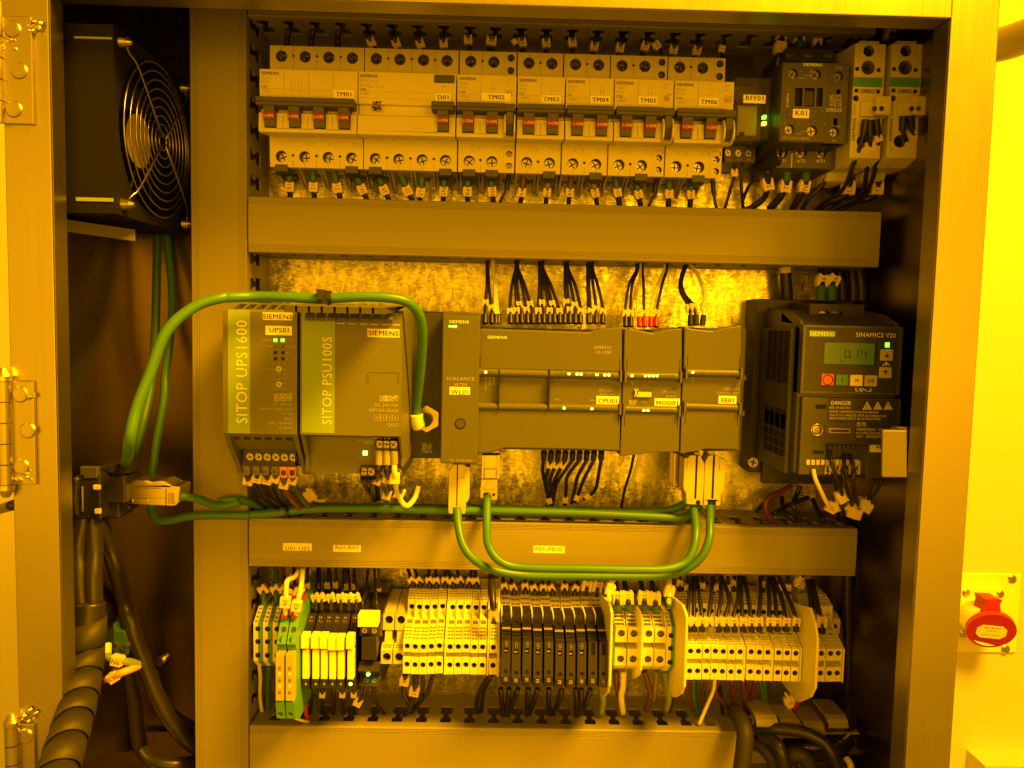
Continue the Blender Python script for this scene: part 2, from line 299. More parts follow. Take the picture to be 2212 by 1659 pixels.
# hinges
def hinge(y0,y1,full,lab,scr):
    b=MB(); 
    z1=W('0',50,y0,FD)[1]; z0=W('0',50,y1,FD)[1]; xk=XLo; xr=W('0',75 if y0<100 else 80,(y0+y1)/2,FD)[0]
    b.box(xk,xr,z0,z1,FD+.1,FD+2.6,'steelv'); h=b.build('hinge',cab,bevel=.5,label=lab)
    k=MB(); n=5; dz=(z1-z0)/n
    for i in range(n): k.cyl((xk-2,z0+i*dz+.4,FD+4),(0,1,0),4.6,dz-.8,'steelv',20)
    if full: k.cyl((xk-2,z1,FD+4),(0,1,0),5,3,'nickel',20); k.cyl((xk-2,z1+3,FD+4),(0,1,0),5,5,'nickel',20,r2=2); k.cyl((xk-2,z0,FD+4),(0,-1,0),5,3,'nickel',20); k.cyl((xk-2,z0-3,FD+4),(0,-1,0),5,5,'nickel',20,r2=2)
    k.build('knuckle',h)
    for (x,y) in scr:
        q=MB(); p=W('0',x,y,FD+2.6); q.cyl(p,(0,0,1),5.2,.9,'steelv',24,r2=4.4); q.cyl((p[0],p[1],p[2]+.8),(0,0,1),3.2,.35,'steelh',20); q.build('screw',h)
    # weld spatter
    wv=MB()
    for (x,y) in [(75,55) if y0<100 else (60,845),(20,100) if y0<100 else (50,1030)]:
        p=W('0',x,y if y1<1600 else y+700,FD+2.6)
        for i in range(9): wv.cyl((p[0]+random.uniform(-5,5),p[1]+random.uniform(-4,4),p[2]-.6),(random.uniform(-.4,.4),random.uniform(-.4,.4),1),random.uniform(1,2.6),random.uniform(.8,1.8),'nickel',9,r2=.5)
    wv.build('weld',h)
hinge(38,270,False,'upper door hinge',[(27,63),(42,153),(30,236)])
hinge(822,1045,True,'middle door hinge',[(44,852),(60,930),(46,1008)])
hinge(1560,1760,True,'lower door hinge',[(55,1590),(50,1690)])
# ================================================================ WIRE DUCTS
DD=60.
def finger_wall(mb,horizontal,a0,a1,c,t,pitch,off,d1=DD-2,rev=1):
    """slotted wall: runs from a0 to a1 along X (horizontal) or Z, sits at coordinate c with thickness t"""
    n=int((a1-a0)/pitch)+1; feats=[]
    for i in range(n):
        u=off+i*pitch
        if u<3 or u>a1-a0-6: continue
        q=[(u-1,d1-.6),(u-1,d1-8),(u-4.5,d1-8.5),(u-4.5,d1-17),(u-2.2,d1-19),(u-2.2,d1-22),(u-5,d1-23),(u-5,d1-36),(u+5,d1-36),(u+5,d1-23),(u+2.2,d1-22),(u+2.2,d1-19),(u+4.5,d1-17),(u+4.5,d1-8.5),(u+1,d1-8),(u+1,d1-.6)]
        feats.append(q)
    def P(u,d,k): return (a0+u,c+k,d) if horizontal else (c+k,a0+u,d)
    L=a1-a0
    for k in (0,t):
        loops=[[Vector(P(0,0,k)),Vector(P(L,0,k)),Vector(P(L,d1,k)),Vector(P(0,d1,k))]]+[[Vector(P(u,d,k)) for u,d in reversed(q)] for q in feats]
        mb.add([tuple(p) for l in loops for p in l],[tuple(x) for x in tessellate_polygon(loops)],'duct')
    for q in feats+[[(0,0),(0,d1),(L,d1),(L,0)]]:
        m=len(q); mb.add([P(u,d,0) for u,d in q]+[P(u,d,t) for u,d in q],[(i,(i+1)%m,m+(i+1)%m,m+i) for i in range(m)],'duct')
def ribs(z0,z1,w):
    """cover profile with fine lengthwise ridges near both edges"""
    p=[(z1,DD-9),(z1,DD-1),(z1-.8,DD)]; e=w*.07
    def rg(s,n): 
        for i in range(n):
            y=s-i*1.25; p.extend([(y,DD),(y-.2,DD-.35),(y-.6,DD-.35),(y-.8,DD)])
    rg(z1-1.6,4); rg(z0+1.6+3*1.25+.8,4)
    return p+[(z0+.8,DD),(z0,DD-1),(z0,DD-9)]
def hduct(label,x0,x1,z0,z1,off,cx1=None,cover=True,group='wire ducts'):
    t=thing('wire_duct',label,'wire duct',(x0,z0,0),group)
    b=MB(); b.box(x0,x1,z0,z1,.2,1.8,'duct'); finger_wall(b,True,x0,x1,z0+.6,1.4,20,off); finger_wall(b,True,x0,x1,z1-2,1.4,20,off)
    b.build('channel',t)
    if cover:
        b=MB(); b.px_(ribs(z0,z1,z1-z0),x0+.2,cx1 or x1,'duct'); b.build('cover',t)
    return t
# vertical duct on the left
vx0=W('0',412,515,DD)[0]; vx1=W('0',533,515,DD)[0]
t=thing('wire_duct','tall grey vertical wire duct left of all the device rows','wire duct',(vx0,ZB+20,0),'wire ducts')
b=MB(); b.box(vx0,vx1,ZB+20,ZI-3,.2,1.8,'duct'); finger_wall(b,False,ZB+20,ZI-3,vx1-2,1.4,20,9); b.box(vx0,vx0+1.4,ZB+20,ZI-3,1.8,DD-2,'duct'); b.build('channel',t)
b=MB(); b.prism([(z,ZB+20,d) for z,d in ribs(vx0,vx1,1)],(0,ZI-3-ZB-20,0),'duct'); b.build('cover',t)
gx=vx1+1
def hz(z,x,y,d): return W(z,x,y,d)[1]
zz0=(W('0',600,31,DD)[1]+W('0',1042,48,DD)[1]+W('0',1590,70,DD)[1])/3
hduct('long grey wire duct above the breakers under the cabinet top, slots facing down',gx,W('0',1890,100,DD)[0],zz0,zz0+42,7)
d1t=(W('0',533,423,DD)[1]+W('0',1901,458,DD)[1])/2; d1b=(W('0',533,550,DD)[1]+W('0',1901,572,DD)[1])/2; d1x=W('0',1901,515,DD)[0]
hduct('grey wire duct between the breakers and the controllers',gx,d1x,d1b,d1t,10)
d2t=(W('0',533,1121,DD)[1]+W('0',1858,1140,DD)[1])/2; d2b=(W('0',537,1222,DD)[1]+W('0',1847,1247,DD)[1])/2; d2x=W('0',1850,1190,DD)[0]
D2=hduct('grey wire duct below the controllers carrying three small paper labels',gx,d2x,d2b,d2t,15)
for (x0,y0,x1,y1,s,tx,ty,th) in [(585,858,835,928,'U01-U02',712,905,36),(1023,875,1262,938,'R01-R07',1143,896,36)]:
    b=MB(); b.dec('L',x0,y0,x1,y1,DD,'white',.2); b.zt(s,'L',tx,ty,th,DD+.1,xs=1.12); o=b.build('paper_label',None); o['label']='white paper label reading %s on the lower wire duct'%s; o['category']='label'; o['group']='paper labels on the lower duct'
b=MB(); b.dec('M',738,735,964,791,DD,'white',.2); b.zt('F01-F010','M',850,758,33,DD+.1,xs=1.1); b.build('paper_label',None,label='white paper label reading F01-F010 on the lower wire duct',category='label',group='paper labels on the lower duct')
d3t=(W('0',537,1571,DD)[1]+W('0',1587,1577,DD)[1])/2; d3x=W('0',1590,1620,DD)[0]; d3e=W('0',1860,1560,DD)[0]
hduct('grey wire duct at the bottom below the terminal blocks, cover cut short on right',gx,d3e,d3t-62,d3t,17,cx1=d3x)
# ================================================================ DIN RAILS
def rail(label,x0,x1,z):
    b=MB(); b.px_([(z+17.5,.3),(z+17.5,7.5),(z+13,7.5),(z+13,1.5),(z-13,1.5),(z-13,7.5),(z-17.5,7.5),(z-17.5,.3)],x0,x1,'zinc'); o=b.build('mounting_rail'); o['label']=label; o['category']='rail'; o['group']='steel mounting rails'
rz1=W('0',1060,235,20)[1]; rail('steel mounting rail behind the breaker row',gx+12,W('0',1860,240,5)[0],rz1)
rz2=W('0',1250,850,20)[1]; rail('steel mounting rail behind the controller row',gx+12,W('0',1640,850,5)[0],rz2)
rz3=W('0',1060,1385,20)[1]; rail('steel mounting rail behind the terminal blocks',gx+6,W('0',1820,1400,5)[0],rz3)
# ================================================================ BREAKERS
zs1=W('B',630,405,52)[1]; zn1=W('B',590,612,78)[1]; zbar1=W('B',590,890,82)[1]; zbar0=W('B',590,962,82)[1]; zn0=W('B',590,1162,80)[1]; zl1=W('B',640,1195,54)[1]; zl0=W('B',640,1462,52)[1]
zh1=W('B',635,497,52)[1]; zh0=W('B',640,1370,52)[1]
def mtx(b,s,x,z,h,m='bink',bold=False,al='l',xs=1,rot=0,d=78.2): b.text(s,(x,z,d),h,m,rot,al,bold,xs)
def breaker(label,X0,X1,poles,aux,tag,txt,tagrect,kind='mcb'):
    th=thing('circuit_breaker',label,'breaker',((X0+X1)/2,zl0,8),'modular devices in the breaker row')
    w=X1-X0; wp=w/(poles+.5*aux); P=[X0+wp*(i+.5) for i in range(poles)]; b=MB(); g=.25
    H=zs1-zn1; prof=[(zs1,8),(zs1,52),(zn1,52),(zn1,78),(zbar1+1,78)]
    nose=[(zbar1+1,74),(zbar0,74),(zbar0-2,80),(zn0+3,81),(zn0+.5,80),(zn0,77),(zl1,53),(zl0,52),(zl0,46),(zl0+3,30),(zl0+3,8)]
    sw=[i for i in range(poles) if kind=='mcb' or i==poles-1]
    prof2=prof+nose; iS=1; iL=len(prof)+6
    fU=[('c',p-X0-g,(zs1-zh1),4.4,9,'cup','screw') for p in P]; fL=[('c',p-X0-g,(zl1-zh0),4.4,9,'cup','screw') for p in P]
    fU+=[('c',p-X0-g+wp/2,(zs1-zh1)-.5,1,1.5,'cup','void') for p in P[:-1]]; fL+=[('c',p-X0-g+wp/2,(zl1-zh0)-1,1.1,1.5,'cup','void') for p in P[:-1]]
    # stepped lock recesses beside each lower screw
    for p in P:
        if kind=='mcb': u=p-X0-g+1; fL.append(('r',u,u+7,3.2,6.2,1.2,'beige','beige'))
    wb=w if not aux else wp*poles
    # openings for the toggles in the curved lower nose
    tw=4.3; ft=[]
    for i in sw: ft.append(('r',P[i]-X0-g-tw,P[i]-X0-g+tw,.3,11.6,9,'cup','void'))
    b.body(prof2,X0+g,X0+wb-g*(0 if aux else 1),'beige',{iS:fU,iL:fL,len(prof)+2:ft})
    b.build('housing',th,bevel=.35,seg=1)
    # printing and seams
    q=MB()
    for i in range(1,poles):
        x=X0+wp*i
        if kind=='mcb': q.box(x-.12,x+.12,zbar1+1,zn1-.3,77.5,78.06,'cup'); q.box(x-.12,x+.12,zn0+3,zbar0-4,79,81.02,'cup')
        q.box(x-.12,x+.12,zn1+.4,zs1-.3,51.5,52.06,'cup'); q.box(x-.12,x+.12,zl0+.4,zl1-9,51.5,52.25,'cup')
    for p in P:
        q.box(p-.1,p+.1,zh1+4.6,zs1-.2,51.5,52.06,'cup'); q.box(p-.1,p+.1,zl0+.2,zh0-4.6,51.5,52.2,'cup')
    ztop=zn1; zb_=zbar1
    hh=ztop-zb_
    for fr in (.58,.78):
        xa=X0+1
        while xa<X0+wp*poles-3: q.box(xa,min(xa+wp-2,X0+wp*poles-1),ztop-hh*fr-.12,ztop-hh*fr+.12,77.6,78.06,'bink'); xa+=wp
    mtx(q,'SIEMENS',X0+1.2,ztop-2.8,2.3,'ink',True,xs=1.05)
    for i,s in enumerate(txt): mtx(q,s,X0+1.4,ztop-6.3-i*3.1,1.9,'bink' if i!=2 else 'ink',i==2)
    if kind=='mcb':
        xx=X0+wp*1.5
        for i in range(poles):
            x=xx+(i-(poles-1)/2)*2.4; mtx(q,str(2*i+1),x,ztop-5,1.4,al='c'); mtx(q,str(2*i+2),x,ztop-15,1.4,al='c'); q.box(x-.12,x+.12,ztop-8.6,ztop-6.4,77.8,78.05,'bink'); q.box(x-.5,x+.5,ztop-10.3,ztop-9.2,77.8,78.05,'bink'); q.box(x-.12,x+.12,ztop-13,ztop-11,77.8,78.05,'bink')
    else:
        tb=MB(); tb.rbox('B',1682,648,1856,722,77,79.4,'dark'); tb.build('test_button',th,bevel=.4); mtx(q,'Test',W('B',1768,756,78)[0],W('B',1768,756,78)[1],1.5,al='c')
        q.zt('IΔn 30mA','B',1180,757,22,78,'bink',al='c')
        random.seed(5)
        for i in range(11):
            for j in range(11):
                if random.random()<.5: p=W('B',1138+i*7,880+j*7,78); q.box(p[0],p[0]+1.1,p[1]-1.1,p[1],77.8,78.06,'bink')
        for n_,(x,y) in zip(('1','3','5','N'),((1195,577),(1295,577),(1600,585),(1708,585))): q.zt(n_,'B',x,y,18,52.1,'bink')
        for n_,(x,y) in zip(('2','4','6','N'),((1195,1335),(1290,1335),(1597,1338),(1706,1342))): q.zt(n_,'B',x,y,18,52.4,'bink')
        q.rbox('B',1497,1098,1583,1122,80,81.15,'bink'); q.rbox('B',1500,1101,1580,1119,80,81.25,'beige')
        mtx(q,'I=  AC 230/400V',X0+2,zbar1+1,1.5)
    q.build('printing',th)
    # paper tag
    q=MB(); z,x0,y0,x1,y1=tagrect; q.dec(z,x0,y0,x1,y1,78.1,'white',.2); r=rect(z,x0,y0,x1,y1,78); q.text(tag,((r[0]+r[1])/2,(r[2]+r[3])/2,78.55),(r[3]-r[2])*.56,'ink',0,'c',True,1.12); q.build('paper_label',th)
    # handle tie bar and toggles
    q=MB(); xa=X0+.6 if kind=='mcb' else P[-1]-wp*.46; xb=X0+wp*poles-(1 if not aux else 0)
    q.box(xa,xb,zbar0+1.5,zbar1+1.5,76,89,'dark'); q.box(xa+.4,xb-.4,zbar0+3.6,zbar0+4.1,88.6,89.25,'blk2'); q.build('tie_bar',th,bevel=.7)
    for i in sw:
        q=MB(); p=P[i]; q.px_([(zbar0+2,74),(zbar0+2,87),(zbar0-6,84.5),(zbar0-12.6,83),(zbar0-12.6,74)],p-tw+.25,p+tw-.25,'dark'); tg=q.build('toggle',th,bevel=.4)
        r_=MB(); zc=zbar0-5.6; r_.px_([(zc+2.7,86.1),(zc+2.7,87-.25*0),(zc-2.3,85.2),(zc-2.3,84)],p-tw+.2,p+tw-.2,'toggle'); r_.text('I-ON',(p,zc+.1,86.7),2.2,'wink',0,'c',True); r_.build('on_band',tg)
    if aux:
        q=MB(); xa=X0+wp*poles; xb=X1-g; aw=xb-xa
        ax_=(xa+xb)/2
        q.body([(zs1,8),(zs1,52),(zn1,52),(zn1,78),(zbar1+1,78),(zbar1+1,72),(zbar0,72),(zbar0-12,76),(zn0+1,80),(zn0,77),(zl1,53),(zl0,52),(zl0+2,46),(zl0+3,8)],xa+.1,xb,'beige',
            {1:[('c',aw/2,zs1-zh1-3.5,2.8,6,'cup','screw'),('c',aw/2,zs1-zh1+6,2.8,6,'cup','screw')],10:[('c',aw/2,(zl1-zh0)-6,2.7,6,'cup','screw'),('c',aw/2,(zl1-zh0)+3,2.7,6,'cup','screw'),('r',.8,aw-1.2,2.6,5.6,1.5,'cup','tag')]})
        for i in range(7):
            for j in range(7):
                if random.random()<.55: q.box(xa+1.6+i*.8,xa+2.4+i*.8,ztop-10.4-j*.8,ztop-9.6-j*.8,77.5,78.1,'bink')
        q.text('5ST3',(xa+1.4,ztop-3,78.15),1.5,'bink',0,'l'); q.text('AS',(xa+1.4,ztop-5.6,78.15),1.5,'bink',0,'l')
        for x_ in (xa+.2,xb-1.4): q.px_([(zbar0+2,74),(zbar0+.5,84),(zbar0-6,87),(zbar0-13,86),(zbar0-16,80),(zbar0-16,74)],x_,x_+1.1,'beige')
        a_=q.build('auxiliary_switch',th,bevel=.3,seg=1)
        q=MB(); q.box(xa-.4,xb-.6,zbar0+1.8,zbar1+1.2,76,88.6,'dark'); q.px_([(zbar0+2,74),(zbar0+2,87),(zbar0-6,85),(zbar0-13,80),(zbar0-13,72)],xa+1.6,xb-2,'dark'); q.build('coupling_lever',a_,bevel=.5)
    # cable entry clips below
    for i,p in enumerate(P):
        q=MB()
        if (i in (0,3) and poles==4) or (poles==2 and i==1) or (poles==2 and 'TM02' in tag): q.box(p-5,p+5,zl0-3.4,zl0+2,44,52.5,'dark'); q.box(p-6.5,p+6.5,zl0-4,zl0-3,22,46,'blk2')
        if q.v: q.build('terminal_clip',th,bevel=.4,seg=1)
    # sloping ribs under the housing
    q=MB()
    for i in range(poles):
        x=X0+wp*i; q.px_([(zl0+2.9,8),(zl0+2.9,44),(zl0-3,26),(zl0-10,14),(zl0-10,8)],x+.6,x+2,'beige'); q.px_([(zl0+2.9,8),(zl0+2.9,40),(zl0-8,14),(zl0-8,8)],x+wp-1.6,x+wp-.8,'beige')
    q.build('housing_rib',th)
    return th,P,wp
def nx(z,x,y): return W(z,x,y,78)[0]
xb=[(nx('B',158,850),nx('B',1015,850)),(nx('B',1018,850),nx('B',1872,850)),(nx('B',1878,850),nx('C',296,850)),(nx('C',303,850),nx('C',718,850)),(nx('C',724,850),nx('C',1143,850)),(nx('C',1148,850),nx('C',1664,850)),(nx('C',1670,850),nx('C',2190,850))]
BR=[]
BR.append(breaker('four pole breaker with paper label TM01, leftmost in the row',*xb[0],4,0,'TM01',['5SL64','MCB','C25','  ~400V'],('B',802,783,980,857)))
BR.append(breaker('wide residual current device with paper label D01 and one toggle',*xb[1],4,0,'D01',['5SV4 342-0','RCCB','25A','~400V'],('B',1693,811,1822,885),'rcd'))
BR.append(breaker('two pole breaker with auxiliary switch and paper label TM02',*xb[2],2,1,'TM02',['5SL62','MCB','C10','~400V'],('B',2092,808,2345,884)))
BR.append(breaker('two pole breaker with paper label TM03',*xb[3],2,0,'TM03',['5SL62','MCB','C6','  ~400V'],('C',512,828,680,900)))
BR.append(breaker('two pole breaker with paper label TM04',*xb[4],2,0,'TM04',['5SL62','MCB','C6','  ~400V'],('C',940,832,1110,905)))
BR.append(breaker('two pole breaker with auxiliary switch and paper label TM05',*xb[5],2,1,'TM05',['5SL62','MCB','C20','~400V'],('C',1358,838,1523,912)))
BR.append(breaker('two pole breaker with auxiliary switch and paper label TM06, rightmost breaker',*xb[6],2,1,'TM06',['5SL62','MCB','C16','~400V'],('C',1888,850,2052,924)))
# ---------------------------------------------------------------- plug-in relay RFF01
o=W('D',280,1150,40); rl=thing('plug_in_relay','clear covered relay with paper label RFF01 on a black socket','relay',o,'modular devices in the breaker row')
b=MB(); r=rect('D',100,1010,310,1150,48); zt_=W('D',200,400,30)[1]
b.body([(zt_,8),(zt_,34),(W('D',0,545,34)[1],34),(r[3]+1,34),(r[3],48),(r[2],48),(r[2],8)],r[0],r[1],'blk2',{4:[('c',mm('D',27+i*72,48),mm('D',65,48),2.9,2.5,'blk2','screw') for i in range(3)]})
for s,x in (('12',128),('11',200),('14',268)): b.zt(s,'D',x,1130,18,48.1,'gink')
b.build('socket',rl,bevel=.5)
b=MB(); b.rbox('D',190,740,318,960,36,66,'grey'); b.rbox('D',205,930,235,965,66,68,'void'); b.build('coil',rl,bevel=.6,label='pale coil block inside the clear cover')
b=MB(); R=rect('D',172,545,408,985,76); b.box(R[0]+1,R[1]-1,R[2]+1,R[3]-1,30,62,'blk2'); b.build('relay_body',rl,bevel=1)
b=MB(); 
for a_ in ((R[0],R[0]+.9,R[2],R[3],34,76),(R[1]-.9,R[1],R[2],R[3],34,76),(R[0]+.9,R[1]-.9,R[2],R[2]+.9,34,76),(R[0]+.9,R[1]-.9,R[3]-.9,R[3],34,76),(R[0]+.9,R[1]-.9,R[2]+.9,R[3]-.9,75.2,76)): b.box(*a_,'clear')
b.build('clear_cover',rl)
b=MB(); b.dec('D',230,668,384,731,76.2,'white',.2); b.zt('RFF01','D',307,692,33,76.4,xs=1.1,bold=True); b.build('paper_label',rl)
b=MB(); b.rbox('D',370,813,391,836,70,74,'led'); b.build('status_lamp',rl,label='green status lamp'); b=MB(); b.rbox('D',367,857,392,882,70,74,'ledy'); b.build('status_lamp',rl,label='yellow status lamp')
# ---------------------------------------------------------------- contactor K01
o=W('D',650,1190,60); kt=thing('contactor','dark grey contactor with paper label K01','contactor',o,'modular devices in the breaker row')
b=MB(); F=92
r=rect('D',508,440,800,1005,F); 
def cu(x,y,r_,dp=4): return ('c',W('D',x,y,F)[0]-r[0],r[3]-W('D',x,y,F)[1],r_,dp,'drv2','screw')
b.panel((r[0],r[3],F),(1,0,0),(0,-1,0),(0,0,1),r[1]-r[0],r[3]-r[2],'drv',[cu(580,520,3.6),cu(740,525,3.9),cu(555,915,3.6),cu(715,925,3.9)]+[('r',W('D',x0,700,F)[0]-r[0],W('D',x1,700,F)[0]-r[0],r[3]-W('D',x0,620,F)[1],r[3]-W('D',x0,752,F)[1],4,'drv2','void') for x0,x1 in ((592,645),(658,728),(745,788))])
b.box(r[0],r[1],r[2],r[3],20,F-5,'drv2'); 
for q in ((r[0],r[0]+1.5,r[2],r[3]),(r[1]-1.5,r[1],r[2],r[3]),(r[0]+1.5,r[1]-1.5,r[2],r[2]+1.5),(r[0]+1.5,r[1]-1.5,r[3]-1.5,r[3])): b.box(*q,F-5,F-.05,'drv')
b.build('housing',kt)
b=MB(); b.rbox('D',655,640,722,748,88,91,'blk2'); b.rbox('D',538,768,765,838,F-1,F+.6,'drv'); b.build('carrier',kt,bevel=.4)
b=MB(); r2=rect('D',805,445,948,1015,F-3); b.box(r2[0],r2[1],r2[2],r2[3],20,F-6,'drv2')
b.panel((r2[0],r2[3],F-3),(1,0,0),(0,-1,0),(0,0,1),r2[1]-r2[0],r2[3]-r2[2],'drv',[('c',W('D',900,540,F-3)[0]-r2[0],r2[3]-W('D',900,540,F-3)[1],3.6,4,'drv2','screw'),('c',W('D',872,932,F-3)[0]-r2[0],r2[3]-W('D',872,932,F-3)[1],3.6,4,'drv2','screw'),('r',9.5,12.5,r2[3]-W('D',0,605,F-3)[1],r2[3]-W('D',0,640,F-3)[1],3),('r',8.5,11.5,r2[3]-W('D',0,812,F-3)[1],r2[3]-W('D',0,862,F-3)[1],3)])
for q in ((r2[0],r2[0]+1.5,r2[2],r2[3]),(r2[1]-1.5,r2[1],r2[2],r2[3]),(r2[0]+1.5,r2[1]-1.5,r2[2],r2[2]+1.5),(r2[0]+1.5,r2[1]-1.5,r2[3]-1.5,r2[3])): b.box(*q,F-9,F-3.05,'drv')
b.build('auxiliary_block',kt)
b=MB(); r3=rect('D',470,1010,870,1195,62); b.body([(r3[3],8),(r3[3],60),(r3[3]-1,62),(r3[2],62),(r3[2],8)],r3[0],r3[1],'drv',{2:[('c',W('D',x,1075,62)[0]-r3[0],r3[3]-1-W('D',x,1075,62)[1],4.6,5,'drv2','screw') for x in (500,638,778)]})
for s,x in (('2/T1',500),('4/T2',638),('6/T3',775)): b.zt(s,'D',x,1138,22,62.2,'wink')
b.rbox('D',566,1085,572,1185,61,62.3,'gink'); b.build('lower_terminal_deck',kt,bevel=.5)
b=MB(); r4=rect('D',530,338,870,440,60); b.box(r4[0],r4[1],r4[2],r4[3],8,60,'drv2')
for s,x in (('1/L1',555),('3/L2',682),('5/L3',822)): b.zt(s,'D',x,392,22,60.1,'gink')
b.build('upper_terminal_deck',kt,bevel=.5)
b=MB(); b.dec('D',642,442,800,472,F,'logo',.12); b.zt('SIEMENS','D',717,457,21,F+.1,'wink',bold=True,xs=1.15)
for s,x,y,h in (('1',537,495,12),('2',635,500,12),('5',703,500,12),('6',822,505,12),('13NO',642,552,14),('21NC',683,533,14),('3',518,873,14),('4',617,875,14),('5',685,877,14),('6',805,880,14),('22NC',660,928,14),('14NO',620,948,14),('3RT2026-1BB40',598,976,20),('S1',548,632,16)): b.zt(s,'D',x,y,h,F+.1,'gink')
b.zt('G/180510','D',540,712,16,F+.1,'wink',rot=math.pi/2); b.zt('SIRIUS','D',868,776,25,F-2.9,'wink',xs=1.1)
for s,x,y in (('21NC',903,480),('A2',903,893),('DC',872,993)): b.zt(s,'D',x,y,15,F-2.9,'gink')
random.seed(3)
for i in range(15):
    for j in range(15):
        if random.random()<.5: p=W('D',838+i*5.2,672+j*5.2,F-3); b.box(p[0],p[0]+.86,p[1]-.86,p[1],F-3.3,F-2.9,'gink')
b.build('printing',kt)
b=MB(); b.dec('D',580,770,692,836,F+.8,'white',.2); b.zt('K01','D',636,797,36,F+.9,xs=1.1,bold=True); b.build('paper_label',kt)
# ---------------------------------------------------------------- solid state relays
def ssr(label,dx,D_=86):
    P=lambda x,y,d=D_: W('D',x+dx,y,d)
    t=thing('solid_state_relay',label,'relay',P(1100,1160,20),'beige solid state relays')
    b=MB(); x0=P(1000,700)[0]; x1=P(1215,700)[0]; z=lambda y:P(1100,y)[1]
    f={2:[('c',P(1115,360)[0]-x0,z(310)-z(360),4.1,5,'cup','void'),('c',P(1110,478)[0]-x0,z(310)-z(478),5.1,4,'cup','screw')]+[('r',P(q,y)[0]-x0,P(q+28,y)[0]-x0,z(310)-z(y),z(310)-z(y+28),2,'cup','void') for q,y in ((1020,475),(1172,478),(1014,628),(1168,630))]+[('c',P(1024,697)[0]-x0,z(310)-z(697),2.2,3,'cup','void'),('c',P(1072,1000)[0]-x0,z(310)-z(1000),4.6,5,'cup','void')]}
    b.body([(z(308)+10,10),(z(308)+2,62),(z(310),D_),(z(1118),D_),(z(1160),D_-14),(z(1160),10)],x0,x1,'beige',f); b.build('housing',t,bevel=.6,seg=1)
    b=MB()
    for i in range(4): b.px_([(z(1150)-1,20+i*9),(z(1150)-1,26+i*9),(z(1150)-7,22+i*9),(z(1150)-7,20+i*9)],x0-2,x1-6,'beige'); b.build('lower_fin',t); b=MB()
    b.box(x0+4,x1-4,z(310)-.1,z(282),62,D_-2,'beige'); b.build('top_shoulder',t)
    b=MB(); b.dec('D',1006+dx,545,1210+dx,618,D_,'ygreen',.2); b.build('green_strip',t)
    b=MB(); b.px_([(z(702),D_-3),(z(702),D_+9),(z(830),D_+9),(z(835),D_-3)],P(1128,760)[0],P(1230,760)[0],'beige'); b.px_([(z(725),D_-3),(z(725),D_+3),(z(830),D_+3),(z(830),D_-3)],P(1050,760)[0],P(1130,760)[0],'beige')
    for x in (1156,1204): p=P(x,768,D_+9); screw(b,(p[0],p[1],D_+8.6),1.9,.5,'screw')
    b.zt('A1  A2','D',1186+dx,722,17,D_+9.1,'bink'); b.build('control_plug',t,bevel=.5)
    b=MB(); b.zt('SIEMENS','D',1008+dx,918,23,D_+.1,'ink',rot=math.pi/2,bold=True,xs=1.25); b.zt('SIRIUS','D',1014+dx,772,20,D_+.1,'bink',rot=math.pi/2,xs=1.1)
    b.dec('D',1055+dx,628,1158+dx,662,D_,'bink',.1); b.zt('3RF2','D',1105+dx,645,18,D_+.15,'ink'); b.zt('1','D',1048+dx,355,22,D_+.1,'bink'); b.zt('L','D',1185+dx,358,22,D_+.1,'bink'); b.zt('2','D',1010+dx,1055,22,D_+.1,'bink'); b.build('printing',t)
    return t
ssr('beige solid state relay beside the contactor, the left of two',0); ssr('beige solid state relay by the cabinet edge, the right of two',262)
# ================================================================ MIDDLE ROW
def led(par,z,x,y,w,h,d,m='ledw',name='status_lamp'):
    b=MB(); b.rbox(z,x-w/2,y-h/2,x+w/2,y+h/2,d-.5,d+.25,m); return b.build(name,par)
# UPS module
o=W('H',380,1700,20); up=thing('battery_module','tall grey power backup module with paper label UPS01 and lime strip','module',o,'grey power supply modules'); F=133
r=rect('H',58,262,706,1352,F); x0,x1,z0,z1=r
b=MB(); zt=W('H',400,205,118)[1]; zb=W('H',400,1480,112)[1]
b.body([(zt,8),(zt,112),(z1,F-1),(z1-1,F),(z0,F),(zb,112),(zb,102),(z0-26,102),(z0-26,90)],x0,x1,'sitop',{1:[('r',6+i*7.4,11.5+i*7.4,4,18,5,'plc2','void') for i in range(6)],4:[('r',5+i*7.3,9.5+i*7.3,5,10,4,'plc2','void') for i in range(6)]})
b.box(x0,x1,zb-14,z0,8,100,'plc2'); b.build('housing',up,bevel=.8)
b=MB()
for xa,xb_ in ((x0,x0+3.4),(x1-3.4,x1)): b.px_([(z0,8),(z0-.2,F-.5),(z0-10,F-8),(z0-26,F-24),(W('L',200,250,104)[1],104),(W('L',200,255,90)[1],86),(z0-40,8)],xa-.05,xb_+.05,'sitop'); b.build('side_cheek',up,bevel=.8); b=MB()

b=MB(); b.body([(zb,100),(zb,109),(zb-13,109),(zb-13,100)],x0+6,x1-7,'blk2',{1:[('c',4.2+i*((x1-x0-13)/6.05),6.5,3.1,2.4,'black','screw') for i in range(6)]}); b.build('terminal_strip',up)
b=MB(); b.dec('H',103,262,298,1342,F,'lime',.12); b.zt('SITOP UPS1600','H',222,808,100,F+.1,'wink',rot=math.pi/2,xs=.93); b.build('lime_strip',up)
b=MB(); b.dec('H',407,286,667,358,F,'tag',.15); b.zt('SIEMENS','H',537,322,42,F+.1,'ink',bold=True,xs=1.12); b.build('maker_plate',up)
b=MB(); b.dec('H',432,403,662,488,F+.3,'white',.2); b.zt('UPS01','H',549,440,42,F+.4,xs=1.1,bold=True); b.build('paper_label',up)
for x,y,m in ((518,530,'led'),(581,530,'led'),(518,583,'ledo'),(584,584,'ledo'),(518,637,'void'),(584,638,'void'),(518,691,'void'),(584,691,'void')): led(up,'H',x,y,29,28,F,m)
b=MB()
